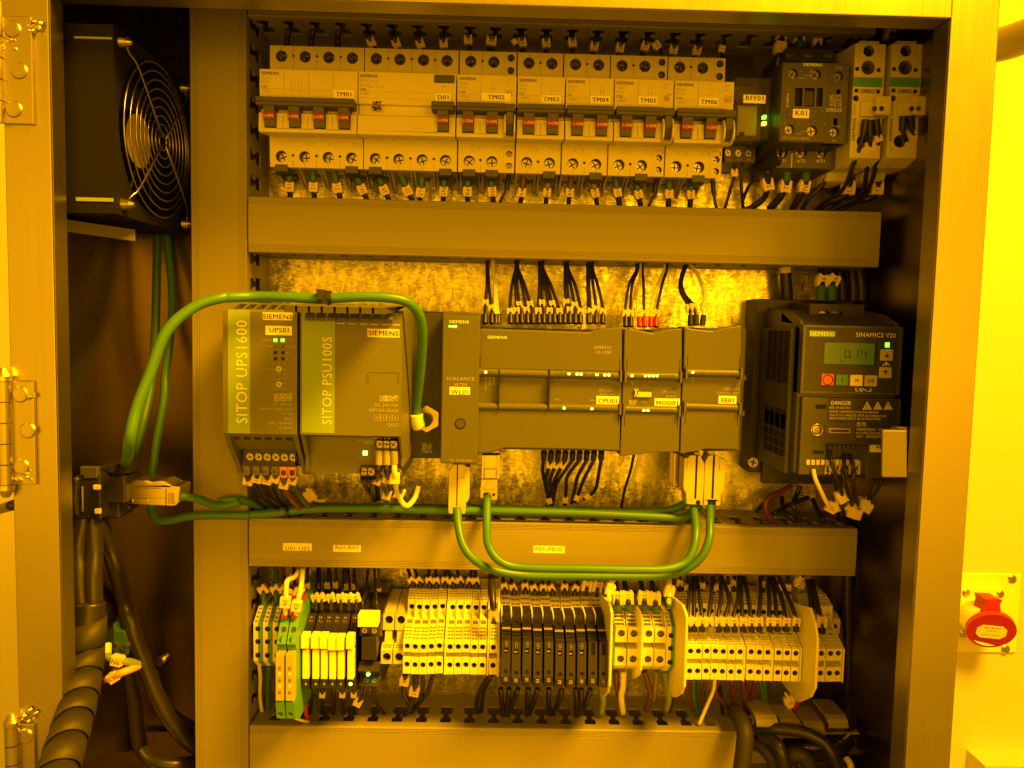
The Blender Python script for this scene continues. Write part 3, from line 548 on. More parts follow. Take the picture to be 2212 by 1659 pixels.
for s,x,y,al in (('O.K./BAT',492,530,'r'),('BAT>85%',605,530,'l'),('ALARM',492,583,'r'),('BAT.FAULT',605,585,'l'),('SF',494,637,'r'),('RUN',605,638,'l'),('P2',494,690,'r'),('P1',605,690,'l')): b.zt(s,'H',x,y,17,F+.05,'gink',al=al,xs=.8)
for s,x,y in (('22,0',500,738),('22,5',550,738),('23,0',602,738),('V trim (V)',440,780),('21,5',500,782),('24,0',602,780),('21,0',500,825),('REN',550,825),('25,0',602,825),('2,0',507,865),('5,0',550,865),('10,0',602,865),('ta (min)',440,910),('1,0',507,908),('20,0',602,908),('0,5',507,952),('OFF',550,952),('MAX',598,952)): b.zt(s,'H',x,y,15,F+.05,'gink',xs=.85)
for s,y,h in (('DC 24V/10A',1089,25),('6EP4134-3AB00-2AY0',1131,25),('S.9 1011',1171,25),('Q6LD',1214,25),('MAC: 78-9F-87-',1254,25),('02-C8-6C',1294,25)): b.zt(s,'H',668,y,h,F+.05,'gink',al='r',xs=.86)
for s,x in (('X1',167),('IN',257),('OUT',417),('BAT',577)): b.zt(s,'H',x,1453,17,112,'gink')
def matrixcode(b,z,x0,y0,x1,y1,n,m,d,c='gink',bgc=None):
    sx,sy=(x1-x0)/n,(y1-y0)/m
    for i in range(n):
        for j in range(m):
            if random.random()<.5: b.rbox(z,x0+i*sx,y0+j*sy,x0+(i+1)*sx,y0+(j+1)*sy,d-.2,d+.08,c)
matrixcode(b,'H',507,992,667,1060,26,11,F,'gink'); b.build('printing',up)
for x,y in ((551,780),(553,914)):
    b=MB(); screw(b,W('H',x,y,F),1.9,.5,'screw'); b.build('adjusting_dial',up)
# PSU
o=W('H',1180,1900,20); ps=thing('power_supply','wide grey power supply with lime strip beside the backup module','power supply',o,'grey power supply modules')
r=rect('H',736,268,1612,1368,F); x0,x1,z0,z1=r; b=MB(); zt=W('H',1180,215,112)[1]; zbb=W('L',1000,250,116)[1]
b.body([(zt,8),(zt,100),(zt-.5,112),(z1,F-.5),(z1-.5,F),(z0,F),(z0-3,F-12),(z0-3.5,116),(zbb,116),(zbb,8)],x0,x1,'sitop',{1:[('r',3+i*7.9,9.3+i*7.9,1,84,4,'plc2','void') for i in range(8)],3:[('r',4+i*7.7,9.4+i*7.7,2,7,3,'sitop','plc2') for i in range(8)],5:[]}); b.build('housing',ps,bevel=.8)
b=MB(); b.px_([(z0,8),(z0-.2,F-.5),(z0-18,F-14),(zbb+1,118),(zbb+1,8)],x0-.05,x0+3,'sitop'); b.build('side_cheek',ps,bevel=.6); b=MB(); b.px_([(z0,8),(z0-.2,F-.5),(z0-18,F-14),(zbb+1,118),(zbb+1,8)],x1-2,x1+.05,'sitop'); b.build('side_cheek',ps,bevel=.6)
b=MB(); b.dec('H',752,280,1032,1340,F,'lime',.12); b.zt('SITOP PSU100S','H',965,885,86,F+.1,'wink',rot=math.pi/2,xs=.93); b.build('lime_strip',ps)
b=MB(); b.dec('H',1320,428,1598,508,F,'tag',.15); b.zt('SIEMENS','H',1459,468,43,F+.1,'ink',bold=True,xs=1.12); b.build('maker_plate',ps)
b=MB()
for i in range(6): b.rbox('H',1058+i*97,382+i*2.4,1122+i*97,388+i*2.4,F-.3,F+.1,'wink')
b.rbox('H',1330,808,1590,818,F-.4,F+.12,'plc2'); b.rbox('H',1330,896,1590,902,F-.4,F+.12,'gink'); b.rbox('H',1586,818,1592,904,F-.4,F+.12,'plc2'); b.rbox('H',1310,820,1334,900,F-.3,F+.08,'plc')
matrixcode(b,'H',1427,1010,1587,1062,26,9,F)
for s,y in (('DC 24V/10A',1097),('6EP1334-2BA20',1143),('Q6LD',1267)): b.zt(s,'H',1588,y,31,F+.05,'gink',al='r',xs=.86)
for i in range(4):
    X=1382+i*51
    for q in ((X,1178,X+51,1181),(X,1228,X+51,1231),(X,1178,X+3,1231),(X+48,1178,X+51,1231)): b.rbox('H',*q,F-.2,F+.1,'gink')
    b.zt('X234'[i],'H',X+26,1205,26,F+.05,'gink')
for s,x,y in (('INPUT L1  N  PE',1437,1384),('AC 120/230V',1300,1404),('50/60HZ',1330,1425)): b.zt(s,'H',x,y,16,F-4,'gink')
b.zt('24V O.K.','L',1297,115,20,116.1,'gink'); b.build('printing',ps)
led(ps,'L',1300,75,38,38,116.2,'ledw')
b=MB(); r=rect('H',1390,1402,1586,1490,126); b.body([(r[3],100),(r[3],126),(r[2],126),(r[2],100)],r[0],r[1],'blk2',{1:[('c',mm('H',34+i*60,126),mm('H',36,126),3,2,'black','screw') for i in range(3)]}); b.build('terminal_strip',ps,label='upper black input terminal strip')
b=MB(); r=rect('L',1258,190,1632,282,120); b.body([(r[3],60),(r[3],120),(r[2],120),(r[2],60)],r[0],r[1],'black',{1:[('c',mm('L',28+i*61,120),mm('L',50,120),3,2,'black','screw') for i in (0,1,3,4,5)]}); b.build('terminal_strip',ps,label='lower black output terminal strip')
# antenna carrier block
o=W('H',1840,1560,20); ac=thing('antenna_socket_block','dark module block with a brass antenna socket between power supply and radio module','module',o)
b=MB(); b.rbox('H',1712,288,1972,1562,8,58,'plc2'); b.rbox('H',1712,275,2212,300,8,50,'plc2'); b.build('housing',ac,bevel=.8)
b=MB(); p=W('H',1838,1212,58); b.cyl((p[0],p[1],58),(0,0,1),10.5,2.5,'nickel',6,smooth=False); b.cyl((p[0],p[1],60),(0,0,1),7.6,2.5,'nickel',28); b.cyl((p[0],p[1],62),(0,0,1),5.2,9,'black',20); b.build('antenna_socket',ac)
b=MB(); matrixcode(b,'H',1790,1428,1880,1514,14,14,58); b.zt('X1P1','H',1840,1325,18,58.05,'gink'); b.build('printing',ac)
# radio module
o=W('I',190,1550,20); wl=thing('radio_module','tall narrow wireless module with paper label WL01','module',o,'controller modules'); F=90
b=MB(); r=rect('I',76,520,318,1552,F); b.px_([(r[3]+3,8),(r[3]+3,F-6),(r[3],F),(r[2],F),(r[2],8)],r[0],r[1],'plc'); b.build('housing',wl,bevel=.8)
b=MB(); r=rect('I',80,495,318,1552,F-8)
for i in range(6): b.rbox('I',130+i*33,508,150+i*33,520,F-8,F-1.5,'plc2')
b.build('vent_slot',wl)
b=MB(); b.dec('I',108,540,272,582,F,'logo',.12); b.zt('SIEMENS','I',190,561,22,F+.1,'wink',bold=True,xs=1.15); b.zt('SCALANCE','I',200,957,24,F+.05,'gink',xs=1.15); b.zt('W700','I',200,998,22,F+.05,'gink',xs=1.15); b.zt('721-1FC00-0AA0','I',205,1527,15,F+.05,'gink'); b.zt('L1 P1 F1 R','I',160,608,9,F+.05,'gink'); b.build('printing',wl)
for x,m in ((125,'led'),(146,'ledw'),(167,'ledw')): led(wl,'I',x,592,14,13,F,m)
b=MB(); b.dec('I',125,1014,266,1070,F,'white',.2); b.zt('WL01','I',194,1050,32,F+.1,xs=1.1,bold=True); b.build('paper_label',wl)
b=MB(); p=W('I',199,1271,F); b.cyl((p[0],p[1],F-.4),(0,0,1),4.2,.6,'void',24); b.cyl((p[0],p[1],F+.1),(0,0,1),3.3,.5,'plc2',24); b.build('reset_button',wl)
# PLC family
F=83
def plc(name,label,cat,top,mid,bot,by0,by1,bars,lamps,prints,tagd,hx):
    """top/mid/bot outlines in crop I"""
    xs=[p[0] for p in mid]; o=W('I',sum(xs)/len(xs),1450,20); t=thing(name,label,cat,o,'controller modules')
    b=MB(); b.pf('I',mid,12,F-3,'plc'); x0=min(xs); x1=max(xs); b.rbox('I',min(p[0] for p in top)+4,by0,max(p[0] for p in top)-4,by1,8,58,'plc2'); b.build('housing',t,bevel=.5)
    b=MB(); b.pf('I',top,60,F,'plc'); b.build('terminal_cover',t,bevel=1.2,label='upper hinged cover')
    b=MB(); b.pf('I',bot,60,F,'plc'); b.build('terminal_cover',t,bevel=1.2,label='lower hinged cover')
    for (ya,yb,xa,xb_,tag_) in bars:
        b=MB(); p0=W('I',xa,ya,F-1); p1=W('I',xb_,yb,F-1); b.cyl(p0,(Vector(p1)-Vector(p0)),3.1,(Vector(p1)-Vector(p0)).length,'plc',16)
        for e,dx_ in ((p0,.1),(p1,-1.6)): b.box(e[0]+dx_,e[0]+dx_+1.5,e[1]-4.3,e[1]+4.3,F-6,F+3.2,'plc'); zz=1 if tag_>0 else -1; b.box(e[0]+dx_+1.6*(1 if dx_>0 else -.2),e[0]+dx_+1.6*(1 if dx_>0 else -.2)+.5,min(e[1]+zz*4,e[1]+zz*13),max(e[1]+zz*4,e[1]+zz*13),F-.3,F+.12,'void')
        b.build('hinge_bar',t)
    for x,y,m in lamps: led(t,'I',x,y,16,15,F+1.9,m,'status_lamp')
    b=MB()
    for s,x,y,h,rt,al in prints: b.zt(s,'I',x,y,h,F+.05 if y<870 or y>1190 else F-2.95,'gink',rot=rt,al=al,xs=.95)
    b.build('printing',t)
    s,x0_,y0_,x1_,y1_=tagd; b=MB(); b.dec('I',x0_,y0_,x1_,y1_,F-2.8,'white',.25); b.zt(s,'I',(x0_+x1_)/2,(y0_+y1_)/2+2,30,F-2.5,xs=1.12,bold=True); b.build('paper_label',t)
    return t
R9=math.pi/2
L0=[(376,912,'ledw'),(404,912,'ledo'),(431,912,'ledo')]
row=[874,902,929,957,985,1013,1041,1069]; on={957,1013,1041}
lm=L0+[(x,921+ (x-874)*.03,'ledw' if x in on else 'ledo') for x in row]+[(x,929+(x-1124)*.03,'ledw' if x in (1151,1206,1234) else 'ledo') for x in (1124,1151,1179,1206,1234,1261)]
lm+=[(x,1161+(x-866)*.02,'ledw' if x==923 else 'ledo') for x in (866,894,923,950,977,1005,1033,1060)]+[(x,1167+(x-1115)*.02,'ledw' if x==1116 else 'ledo') for x in (1116,1143,1171,1199,1226,1254)]
pr=[('SIMATIC',1192,740,24,0,'c'),('S7-1200',1196,774,24,0,'c'),('CPU 1214C',1220,1040,18,0,'c'),('DC/DC/DC',1225,1064,16,0,'c'),('RUN/STOP',376,990,14,R9,'c'),('ERROR',404,973,14,R9,'c'),('MAINT',431,973,14,R9,'c'),('0 1 2 3 4 5 6 7',972,962,13,0,'c'),('DI a',876,990,13,0,'c'),('0 1 2 3 4 5',1194,968,13,0,'c'),('DI b',1125,994,13,0,'c'),('DQ a',876,1103,13,0,'c'),('0 1 2 3 4 5 6 7',968,1131,13,0,'c'),('DQ b',1122,1108,13,0,'c'),('0 1',1135,1136,13,0,'c')]
cp=plc('controller','wide grey controller with paper label CPU01 and green logo','controller',[(322,632),(340,607),(1105,632),(1180,608),(1328,594),(1326,915),(318,893)],[(320,895),(1326,915),(1318,1185),(308,1160)],[(308,1150),(1316,1178),(1310,1464),(980,1452),(505,1445),(405,1478),(300,1480)],600,1465,
 [(912,938,318,1322,1),(1150,1165,308,1318,-1)],lm,pr,('CPU01',1148,1078,1304,1140),0)
b=MB(); b.dec('I',374,652,535,686,F,'logo',.12); b.zt('SIEMENS','I',456,669,21,F+.1,'wink',bold=True,xs=1.2); b.build('maker_plate',cp)
b=MB()
for x,dx in ((468,-6),(818,-8)): b.rbox('I',x-2,895,x+1,1180,F-3,F+2.4,'void')
b.build('seam',cp)
lm=[(1396,937,'ledw')]+[(x,938,'ledw' if x<1580 else 'ledo') for x in (1489,1516,1543,1571,1598,1625,1652,1681)]+[(x,1178,'ledw' if x<1520 else 'ledo') for x in (1478,1507,1534,1561,1589,1616,1643,1671)]
md=plc('input_module','grey module with paper label MOD01 right of the wide controller','module',[(1342,640),(1345,612),(1400,612),(1540,640),(1640,615),(1745,607),(1742,940),(1336,928)],[(1334,925),(1740,940),(1732,1195),(1326,1180)],[(1326,1175),(1730,1192),(1722,1468),(1560,1468),(1450,1485),(1312,1498)],612,1470,
 [(936,944,1338,1738,1),(1168,1180,1328,1728,-1)],lm,[('DIAG',1396,985,14,R9,'c'),('AI',1482,1001,13,0,'c'),('0 1 2 3',1530,977,13,0,'c'),('SM 1234',1652,1050,20,0,'c'),('AI/AQ',1664,1078,17,0,'c'),('AQ',1482,1118,13,0,'c'),('0 1',1497,1143,13,0,'c')],('MOD01',1553,1094,1727,1153),0)
b=MB(); b.rbox('I',1410,1028,1536,1088,F-3.3,F-2.4,'plc2'); b.rbox('I',1437,1050,1530,1086,F-3,F-1.2,'beige'); b.rbox('I',1418,1032,1428,1082,F-3,F-1,'beige'); b.rbox('I',1412,1030,1440,1040,F-3,F-1,'beige'); b.rbox('I',1412,1074,1440,1084,F-3,F-1,'beige'); matrixcode(b,'I',1376,1101,1426,1148,11,11,F-2.9); b.build('expansion_slider',md)
sw=plc('network_switch','grey network switch with paper label EE01, rightmost of the grey modules','network switch',[(1760,600),(1765,590),(1800,608),(1960,625),(2060,600),(2160,585),(2157,905),(1755,900)],[(1752,905),(2158,905),(2150,1165),(1740,1150)],[(1742,1145),(2150,1168),(2140,1462),(2110,1450),(1905,1448),(1860,1462),(1730,1480)],600,1465,
 [(915,922,1760,2155,1),(1150,1163,1750,2148,-1)],[(1819,913,'ledw')],[('DIAG',1820,960,14,R9,'c'),('CSM 1277',2145,1031,21,0,'r'),('SIMATIC NET',2145,1060,20,0,'r')],('EE01',1999,1076,2122,1134),0)
# drive
F=108; o=W('J',1240,1650,10); dv=thing('inverter_drive','grey motor drive with green display reading 0.14 and coloured buttons','inverter',o)
r=rect('J',772,684,1700,1368,F); x0,x1,z0,z1=r; zlow=W('K',1000,665,F)[1]; xl=W('J',758,1000,F)[0]; ztb=W('J',500,465,40)[1]
b=MB(); b.box(x0-3.5,x0+.0,zlow-2,z1-3,28,F-14,'plc2'); b.px_([(z1-2,28),(z1+12,28),(z1+12,60),(z1+3,84),(z1-2,F-6),(zlow,F-6),(zlow,28)],x0,x1,'drv'); b.build('housing',dv,bevel=.8)
b=MB(); a=rect('J',310,462,1500,1600,24); zk=W('K',400,640,24)[1]; b.box(a[0],x1+1,zk,ztb+3,2,24,'drv2'); b.box(W('J',440,700,30)[0],x1,zk-8,z1+14,24,30,'drv2'); b.build('heat_sink_base',dv,bevel=.8)
b=MB(); p=W('K',278,540,24); screw(b,(p[0],p[1],24),4.2,1.6,'screw'); b.build('mounting_screw',dv)
# side grille
for (yy0,yy1,n) in ((735,1240,7),(1500,1660,3)):
    g=MB()
    for i in range(n):
        zc=W('J',600,yy0+(yy1-yy0)*(i+.5)/n,75)[1]
        for j in range(4): g.box(x0-3.9,x0-3.2,zc-3,zc+2.4,46+j*12,55+j*12,'void')
    g.build('side_grille',dv)
g=MB()
for i in range(5):
    zc=W('K',560,95+i*82,75)[1]
    for j in range(4): g.box(x0-3.9,x0-3.2,zc-3,zc+2.4,46+j*12,55+j*12,'void')
g.build('side_grille',dv,label='lower side grille')
b=MB(); zc=W('J',1200,600,66)[1]; q=rect('J',835,480,1350,680,70); b.body([(q[3]+2,30),(q[3],66),(q[3],70),(q[2],70),(q[2]-4,30)],q[0],q[1],'drv2',{2:[('c',W('J',x,605,70)[0]-q[0],q[3]-W('J',x,605,70)[1],4.9,5,'black','screw') for x in (972,1095)]}); b.build('terminal_housing',dv)
b=MB()
for xa,xb_ in (('L',0),('R',1)):
    X=x0 if xb_==0 else x1-2.4
    b.px_([(z1-1,F-3),(z1+3,F-8),(z1+9,82),(z1+11,62),(z1+2,62)],X,X+2.4,'drv'); b.build('top_cheek',dv,bevel=.8); b=MB()

b=MB(); b.panel((x0,z1,F),(1,0,0),(0,-1,0),(0,0,1),x1-x0,z1-z0,'drv',[('r',mm('J',30,F),x1-x0-mm('J',32,F),mm('J',24,F),z1-z0-mm('J',24,F),.8,'drv','drv2')]); 
for q in ((x0,x0+.1,z0,z1),(x1-.1,x1,z0,z1),(x0,x1,z0,z0+.1),(x0,x1,z1-.1,z1)): b.box(*q,F-14,F,'drv')
b.build('front_panel',dv)
FF=F-.75
b=MB(); b.dec('J',833,740,1075,805,FF,'ygreen',.15); b.zt('SIEMENS','J',952,772,40,FF+.1,'wink',bold=True,xs=1.15); b.zt('SINAMICS V20','J',1472,783,44,FF,'wink',xs=.98); b.build('maker_plate',dv)
b=MB(); b.dec('J',975,850,1482,1080,FF,'black',.1); b.dec('J',978,856,1452,1072,FF,'lcd',.25); 
def seg(b,z,x,y,h,w,on,d,sl=8,t=8):
    s={'a':(x,y,x+w,y+t),'g':(x,y+h/2-t/2,x+w,y+h/2+t/2),'d':(x,y+h-t,x+w,y+h),'f':(x,y,x+t,y+h/2-2),'e':(x,y+h/2+2,x+t,y+h),'b':(x+w-t,y,x+w,y+h/2-2),'c':(x+w-t,y+h/2+2,x+w,y+h)}
    for k in on: b.rbox(z,*s[k],d-.3,d+.05,'lcdink')
for x,on in ((1172,'abcdef'),(1250,'bc'),(1330,'bcfg')): seg(b,'J',x,928,78,52,on,FF+.3)
b.rbox('J',1228,1002,1238,1012,FF,FF+.35,'lcdink'); b.rbox('J',1132,1030,1152,1046,FF,FF+.35,'lcdink'); b.build('display',dv)
led(dv,'J',1584,880,36,44,FF+.1,'led')
def btn(x0_,y0_,x1_,y1_,m,draw):
    b=MB(); b.rbox('J',x0_,y0_,x1_,y1_,FF-.3,FF+1.1,m); o=b.build('button',dv,bevel=.5); q=MB(); draw(q,(x0_+x1_)/2,(y0_+y1_)/2,FF+1.2); q.build('button_symbol',o)
btn(950,1161,1064,1274,'rbtn',lambda q,x,y,d:q.ring(W('J',x,y,d),3.6,.35,'ink'))
btn(1090,1165,1202,1275,'gbtn',lambda q,x,y,d:q.rbox('J',x-3,y-26,x+3,y+26,d-.3,d,'ink'))
btn(1228,1168,1344,1280,'ybtn',lambda q,x,y,d:q.zt('M','J',x,y,34,d,'ink',bold=True))
btn(1368,1172,1483,1284,'gink',lambda q,x,y,d:q.zt('OK','J',x,y,34,d,'ink',bold=True))
btn(1522,922,1637,1034,'gink',lambda q,x,y,d:q.add([W('J',x-22,y+22,d),W('J',x+22,y+22,d),W('J',x,y-22,d)],[(0,1,2)],'ink'))
btn(1510,1094,1624,1204,'gink',lambda q,x,y,d:q.add([W('J',x-22,y-22,d),W('J',x+22,y-22,d),W('J',x,y+22,d)],[(0,2,1)],'ink'))
b=MB(); 
for pts in ([(1538,1084),(1555,1062),(1590,1062),(1605,1084)],[(1573,1040),(1573,1085)],[(1278,1295),(1278,1326),(1305,1326)],[(1423,1300),(1423,1328),(1395,1328)],[(1318,1325),(1310,1310),(1340,1302),(1360,1310),(1385,1332)],[(1318,1325),(1345,1318),(1330,1332),(1365,1340)]): b.tube([W('J',x,y,FF+.1) for x,y in pts],.35,'wink',6,1)
b.build('printing',dv,label='printed hand and arrow symbols')
# lower cover
F2=F-2; r=rect('J',768,1385,1705,1660,F2); zl=W('K',1000,490,F2)[1]; b=MB(); xm=W('J',1010,1500,F2)[0]
b.box(r[0]-.5,xm,W('K',900,665,F2)[1],r[3],60,F2,'drv'); b.box(xm,r[1],W('K',0,345,F2)[1],r[3],60,F2,'drv'); b.rbox('K',1395,345,1700,700,60,F2-3,'drv'); b.box(xm,r[1],W('K',900,690,F2-10)[1],r[3],50,F2-12,'drv2'); b.build('lower_cover',dv,bevel=.5)
b=MB(); b.dec('K',890,-20,993,26,F2,'void',.1); b.dec('K',862,425,966,460,F2,'void',.1); b.build('cover_slot',dv)
b=MB(); b.dec('J',1010,1405,1675,1660,F2,'drv2',.08); b.dec('K',1010,150,1675,325,F2,'drv2',.085)
b.zt('DANGER','J',1134,1441,40,F2+.05,'wink',bold=True,xs=.85)
for s,y in (('RISK OF ELECTRIC',1486),('SHOCK! HAZARDOUS VOLTAGE PRESENT',1523),('FOR UP TO 5 MINUTES AFTER DISCONNECTION',1558),('FROM POWER SUPPLY! SEE INSTRUCTIONS!',1589)): b.zt(s,'J',1024,y,22,F2+.05,'wink',al='l',xs=.80)
for x in (1387,1490,1590):
    y=1475; o_=[(x-45,1506),(x,1427),(x+45,1506)]; b.add([W('J',*p,F2+.25) for p in o_],[(0,1,2)],'ybtn'); b.add([W('J',x+(p[0]-x)*.72,1482+(p[1]-1482)*.72,F2+.32) for p in o_],[(0,1,2)],'ink'); b.add([W('J',x+(p[0]-x)*.6,1483+(p[1]-1483)*.6,F2+.36) for p in o_],[(0,1,2)],'ybtn')
    if x==1590: b.rbox('J',x-3,1460,x+3,1482,F2,F2+.42,'ink'); b.rbox('J',x-3,1487,x+3,1493,F2,F2+.42,'ink')
    elif x==1490: b.add([W('J',*p,F2+.42) for p in ((x+4,1455),(x-8,1480),(x,1478),(x-4,1496),(x+9,1471),(x+1,1473))],[(0,1,2),(2,3,4),(2,4,5)],'ink')
    else:
        for k in range(3): b.rbox('J',x-11+k*8,1465,x-8+k*8,1486,F2,F2+.42,'ink')
        b.rbox('J',x-15,1489,x+13,1493,F2,F2+.42,'ink')
b.zt('危险','K',1333,173,36,F2+.1,'wink')
for s,y in (('有触电的危险！关闭电源后',222),('的5分钟之内仍然会有危险',258),('电压！请参阅操作说明',292)): b.zt(s,'K',1284,y,22,F2+.1,'wink',al='l')
b.build('warning_print',dv)
b=MB(); b.dec('K',1416,360,1640,447,F2-3+.1,'white',.2); b.zt('VF01','K',1528,395,40,F2-2.8,xs=1.1,bold=True); b.build('paper_label',dv)
b=MB()
for a_ in ((990,140,1272,160),(990,322,1272,342),(990,160,1008,322),(1254,160,1272,322)): b.rbox('K',*a_,F2,F2+4,'clear')
b.rbox('K',1008,160,1254,322,F2+3.4,F2+4,'clear'); b.rbox('K',1025,212,1225,262,F2,F2+3,'gink'); b.rbox('K',1035,222,1215,252,F2,F2+3.1,'void'); b.build('clear_flap',dv,bevel=.4)
b=MB(); p=W('K',900,228,F2); b.ring((p[0],p[1],p[2]+.3),4.2,.6,'nickel'); b.cyl((p[0],p[1],p[2]-.2),(0,0,1),3.8,.4,'nickel',20,r2=2.2); b.build('screw_hole',dv)
def clampstrip(z,x0_,x1_,y0_,y1_,n,m,d,lab):
    b=MB(); b.rbox(z,x0_,y0_,x1_,y1_,70,d-4,m); s=(x1_-x0_)/n
    for i in range(n):
        b.rbox(z,x0_+i*s+2,y0_,x0_+i*s+s*.72,y0_+(y1_-y0_)*.36,d-4,d,m); b.rbox(z,x0_+i*s+s*.2,y0_+(y1_-y0_)*.42,x0_+i*s+s*.7,y0_+(y1_-y0_)*.68,d-5,d-3.8,'void')
        b.rbox(z,x0_+i*s+s*.75,y0_+(y1_-y0_)*.4,x0_+i*s+s*.98,y1_,d-4,d-1.5,m)
    b.build('clamp_strip',dv,bevel=.25,seg=1,label=lab)
clampstrip('K',1010,1330,372,495,7,'drv',F2-2,'upper grey clamp strip'); clampstrip('K',800,1320,518,660,11,'beige',F2+1,'lower pale clamp strip'); clampstrip('K',1380,1600,535,690,3,'drv',F2-4,'small grey clamp strip at the right')
# ================================================================ BOTTOM ROW OF TERMINALS
def zy(z,x,y,d): return W(z,x,y,d)[1]
def ladder(v0,v1,n,w,pad=.7,gap=.45):
    """pairs of shallow marker slots stacked over v0..v1"""
    s=(v1-v0)/n; o=[]
    for i in range(n):
        for a,b in ((pad,w/2-gap/2),(w/2+gap/2,w-pad)): o.append(('r',a,b,v0+i*s+s*.25,v0+i*s+s*.72,.7,'beige2','cup'))
    return o
def seglen(p,i): return math.hypot(p[i+1][0]-p[i][0],p[i+1][1]-p[i][1])
def tiered(z,x,X0,w,ys,dep,m='beige2',tri=True):
    """terminal with a rear tier, a slanted marker bank and two front tiers; ys = crop rows at depths"""
    (a,b,c,g1,e,f,h,g2,k)=ys; dr,dr2,d0,d1=dep
    P=[(zy(z,x,a,dr),6),(zy(z,x,a,dr),dr),(zy(z,x,b,dr2),dr2),(zy(z,x,c,dr2),dr2),(zy(z,x,c,dr2)-.1,dr2-12),(zy(z,x,g1,d0)+.1,dr2-12),(zy(z,x,g1,d0),d0),(zy(z,x,e,d1),d1),(zy(z,x,f,d1),d1),(zy(z,x,f,d1)-.1,d1-13),(zy(z,x,h,d1)+.1,d1-13),(zy(z,x,h,d1),d1),(zy(z,x,k,d1),d1),(zy(z,x,k,d1),6)]
    Z=lambda y,d:zy(z,x,y,d); r=2.15; u=w/2
    L6=seglen(P,6)
    F={1:ladder(.3,seglen(P,1)-.2,4,w),2:[('c',u,seglen(P,2)*.5,r,6,'cup','void')],4:[('c',u,2.4,1.9,1,'void','screw')] if abs(P[4][0]-P[5][0])>5 else [],
       6:[('r',.9,w-.9,.8,L6*.2,1.2,m,'cup')]+ladder(L6*.3,L6*.86,4,w),7:[('c',u,seglen(P,7)*.36,r,6,'cup','void')],
       11:[('c',u,seglen(P,11)*.42,r,6,'cup','void'),('r',u-.1,u+.1,seglen(P,11)*.75,seglen(P,11)*.97,.5,'cup','cup')],9:[('c',u,2.2,1.7,.8,'void','screw')] if tri else []}
    b=MB(); b.body(P,X0,X0+w-.15,m,F); b.box(X0+.4,X0+w-.6,P[5][0]+.05,P[4][0]-.05,6,dr2-11.8,'void'); return b,P
def tname(b,label,grp,name='terminal_block',cat='terminal block',bev=0):
    o=b.build(name,bevel=bev,seg=1); o['label']=label; o['category']=cat; o['group']=grp; return o
# eleven cream terminals
ysQ=(378,515,685,748,1055,1165,1237,1238,1435); depQ=(34,44,56,74); wT=mm('Q',101,74)-.05
xsQ=[435,535,634,735,836,968,1070,1170,1272,1374,1508]; G1='cream three tier terminal blocks left of the black fuse terminals'
X0=W('Q',xsQ[0],1090,74)[0]; b,PQ=tiered('Q',1000,X0,wT,ysQ,depQ); t0=tname(b,'leftmost cream terminal block next to the beige fuse holders',G1)
for i,x in enumerate(xsQ[1:],1):
    X=W('Q',x,1090,74)[0]; lab='%s cream terminal block from the left in the group of eleven'%ORD[i] if i<10 else 'last cream terminal block touching the black fuse terminals, a black wire above it'
    copy_tree(t0,X-X0,random.uniform(-.3,.3)+(.35*min(i,4)-1 if i<5 else 0),random.uniform(-.4,.3),label=lab)
def endplate(X,th,P,m,label,extra=1.5,grp=None,name='end_plate',cat='end plate'):
    b=MB(); q=[(P[1][0]+extra,6)]+[(P[1][0]+extra,P[1][1])]+[(P[6][0]+extra,P[6][1]),(P[7][0],P[7][1]+extra),(P[12][0]-extra,P[12][1]+extra),(P[12][0]-extra,6)]
    b.px_(q,X,X+th,m); o=b.build(name,bevel=.3,seg=1); o['label']=label; o['category']=cat
    if grp: o['group']=grp
endplate(W('Q',946,1090,75)[0],1.2,PQ,'beige2','thin cream end plate between the fifth and sixth cream terminals',.6,'thin cream end plates')
endplate(W('Q',1482,1090,75)[0],1.2,PQ,'beige2','thin cream end plate before the last cream terminal of eleven',.6,'thin cream end plates')
endplate(W('Q',1606,1090,76)[0],1.8,PQ,'beige2','cream end plate against the first black fuse terminal',1.2,'thin cream end plates')
# right hand group
ysU=(238,368,515,640,835,962,1030,1031,1188); depU=(26,36,56,74); G2='cream terminal blocks right of the yellow separators'
xsU=[285,372,463,552,640,737,826,945,1036,1127,1246,1338,1432,1556,1714,1810,1896]; wU=mm('U',89,74)-.05
X0=W('U',xsU[0],900,74)[0]; b,PU=tiered('U',1200,X0,wU,ysU,depU,tri=False); t0=tname(b,'cream terminal block touching the middle yellow separator plate',G2)
for i,x in enumerate(xsU[1:],1):
    X=W('U',x,900,74)[0]; lab='%s cream terminal block to the right of the middle yellow separator'%ORD[i]
    if i==13: lab='cream terminal block just left of the rightmost yellow separator'
    if i==14: lab='cream terminal block just right of the rightmost yellow separator'
    if i==15: lab='next to last cream terminal block at the right end of the row'
    if i==16: lab='last cream terminal block at the right end of the row'
    copy_tree(t0,X-X0,random.uniform(-.35,.35)+(1.0 if i==3 else 0),random.uniform(-.4,.4)+(1 if i==3 else 0),label=lab)
for x,s in ((912,'thin cream end plate after the seventh terminal of the right group'),(1218,'thin cream end plate after the tenth terminal of the right group'),(1528,'thin cream end plate before the rightmost yellow separator'),(1790,'thin cream end plate after the rightmost yellow separator'),(1994,'cream end plate closing the terminal row on the right')):
    endplate(W('U',x,900,75)[0],1.3,PU,'beige2',s,.6,'thin cream end plates')
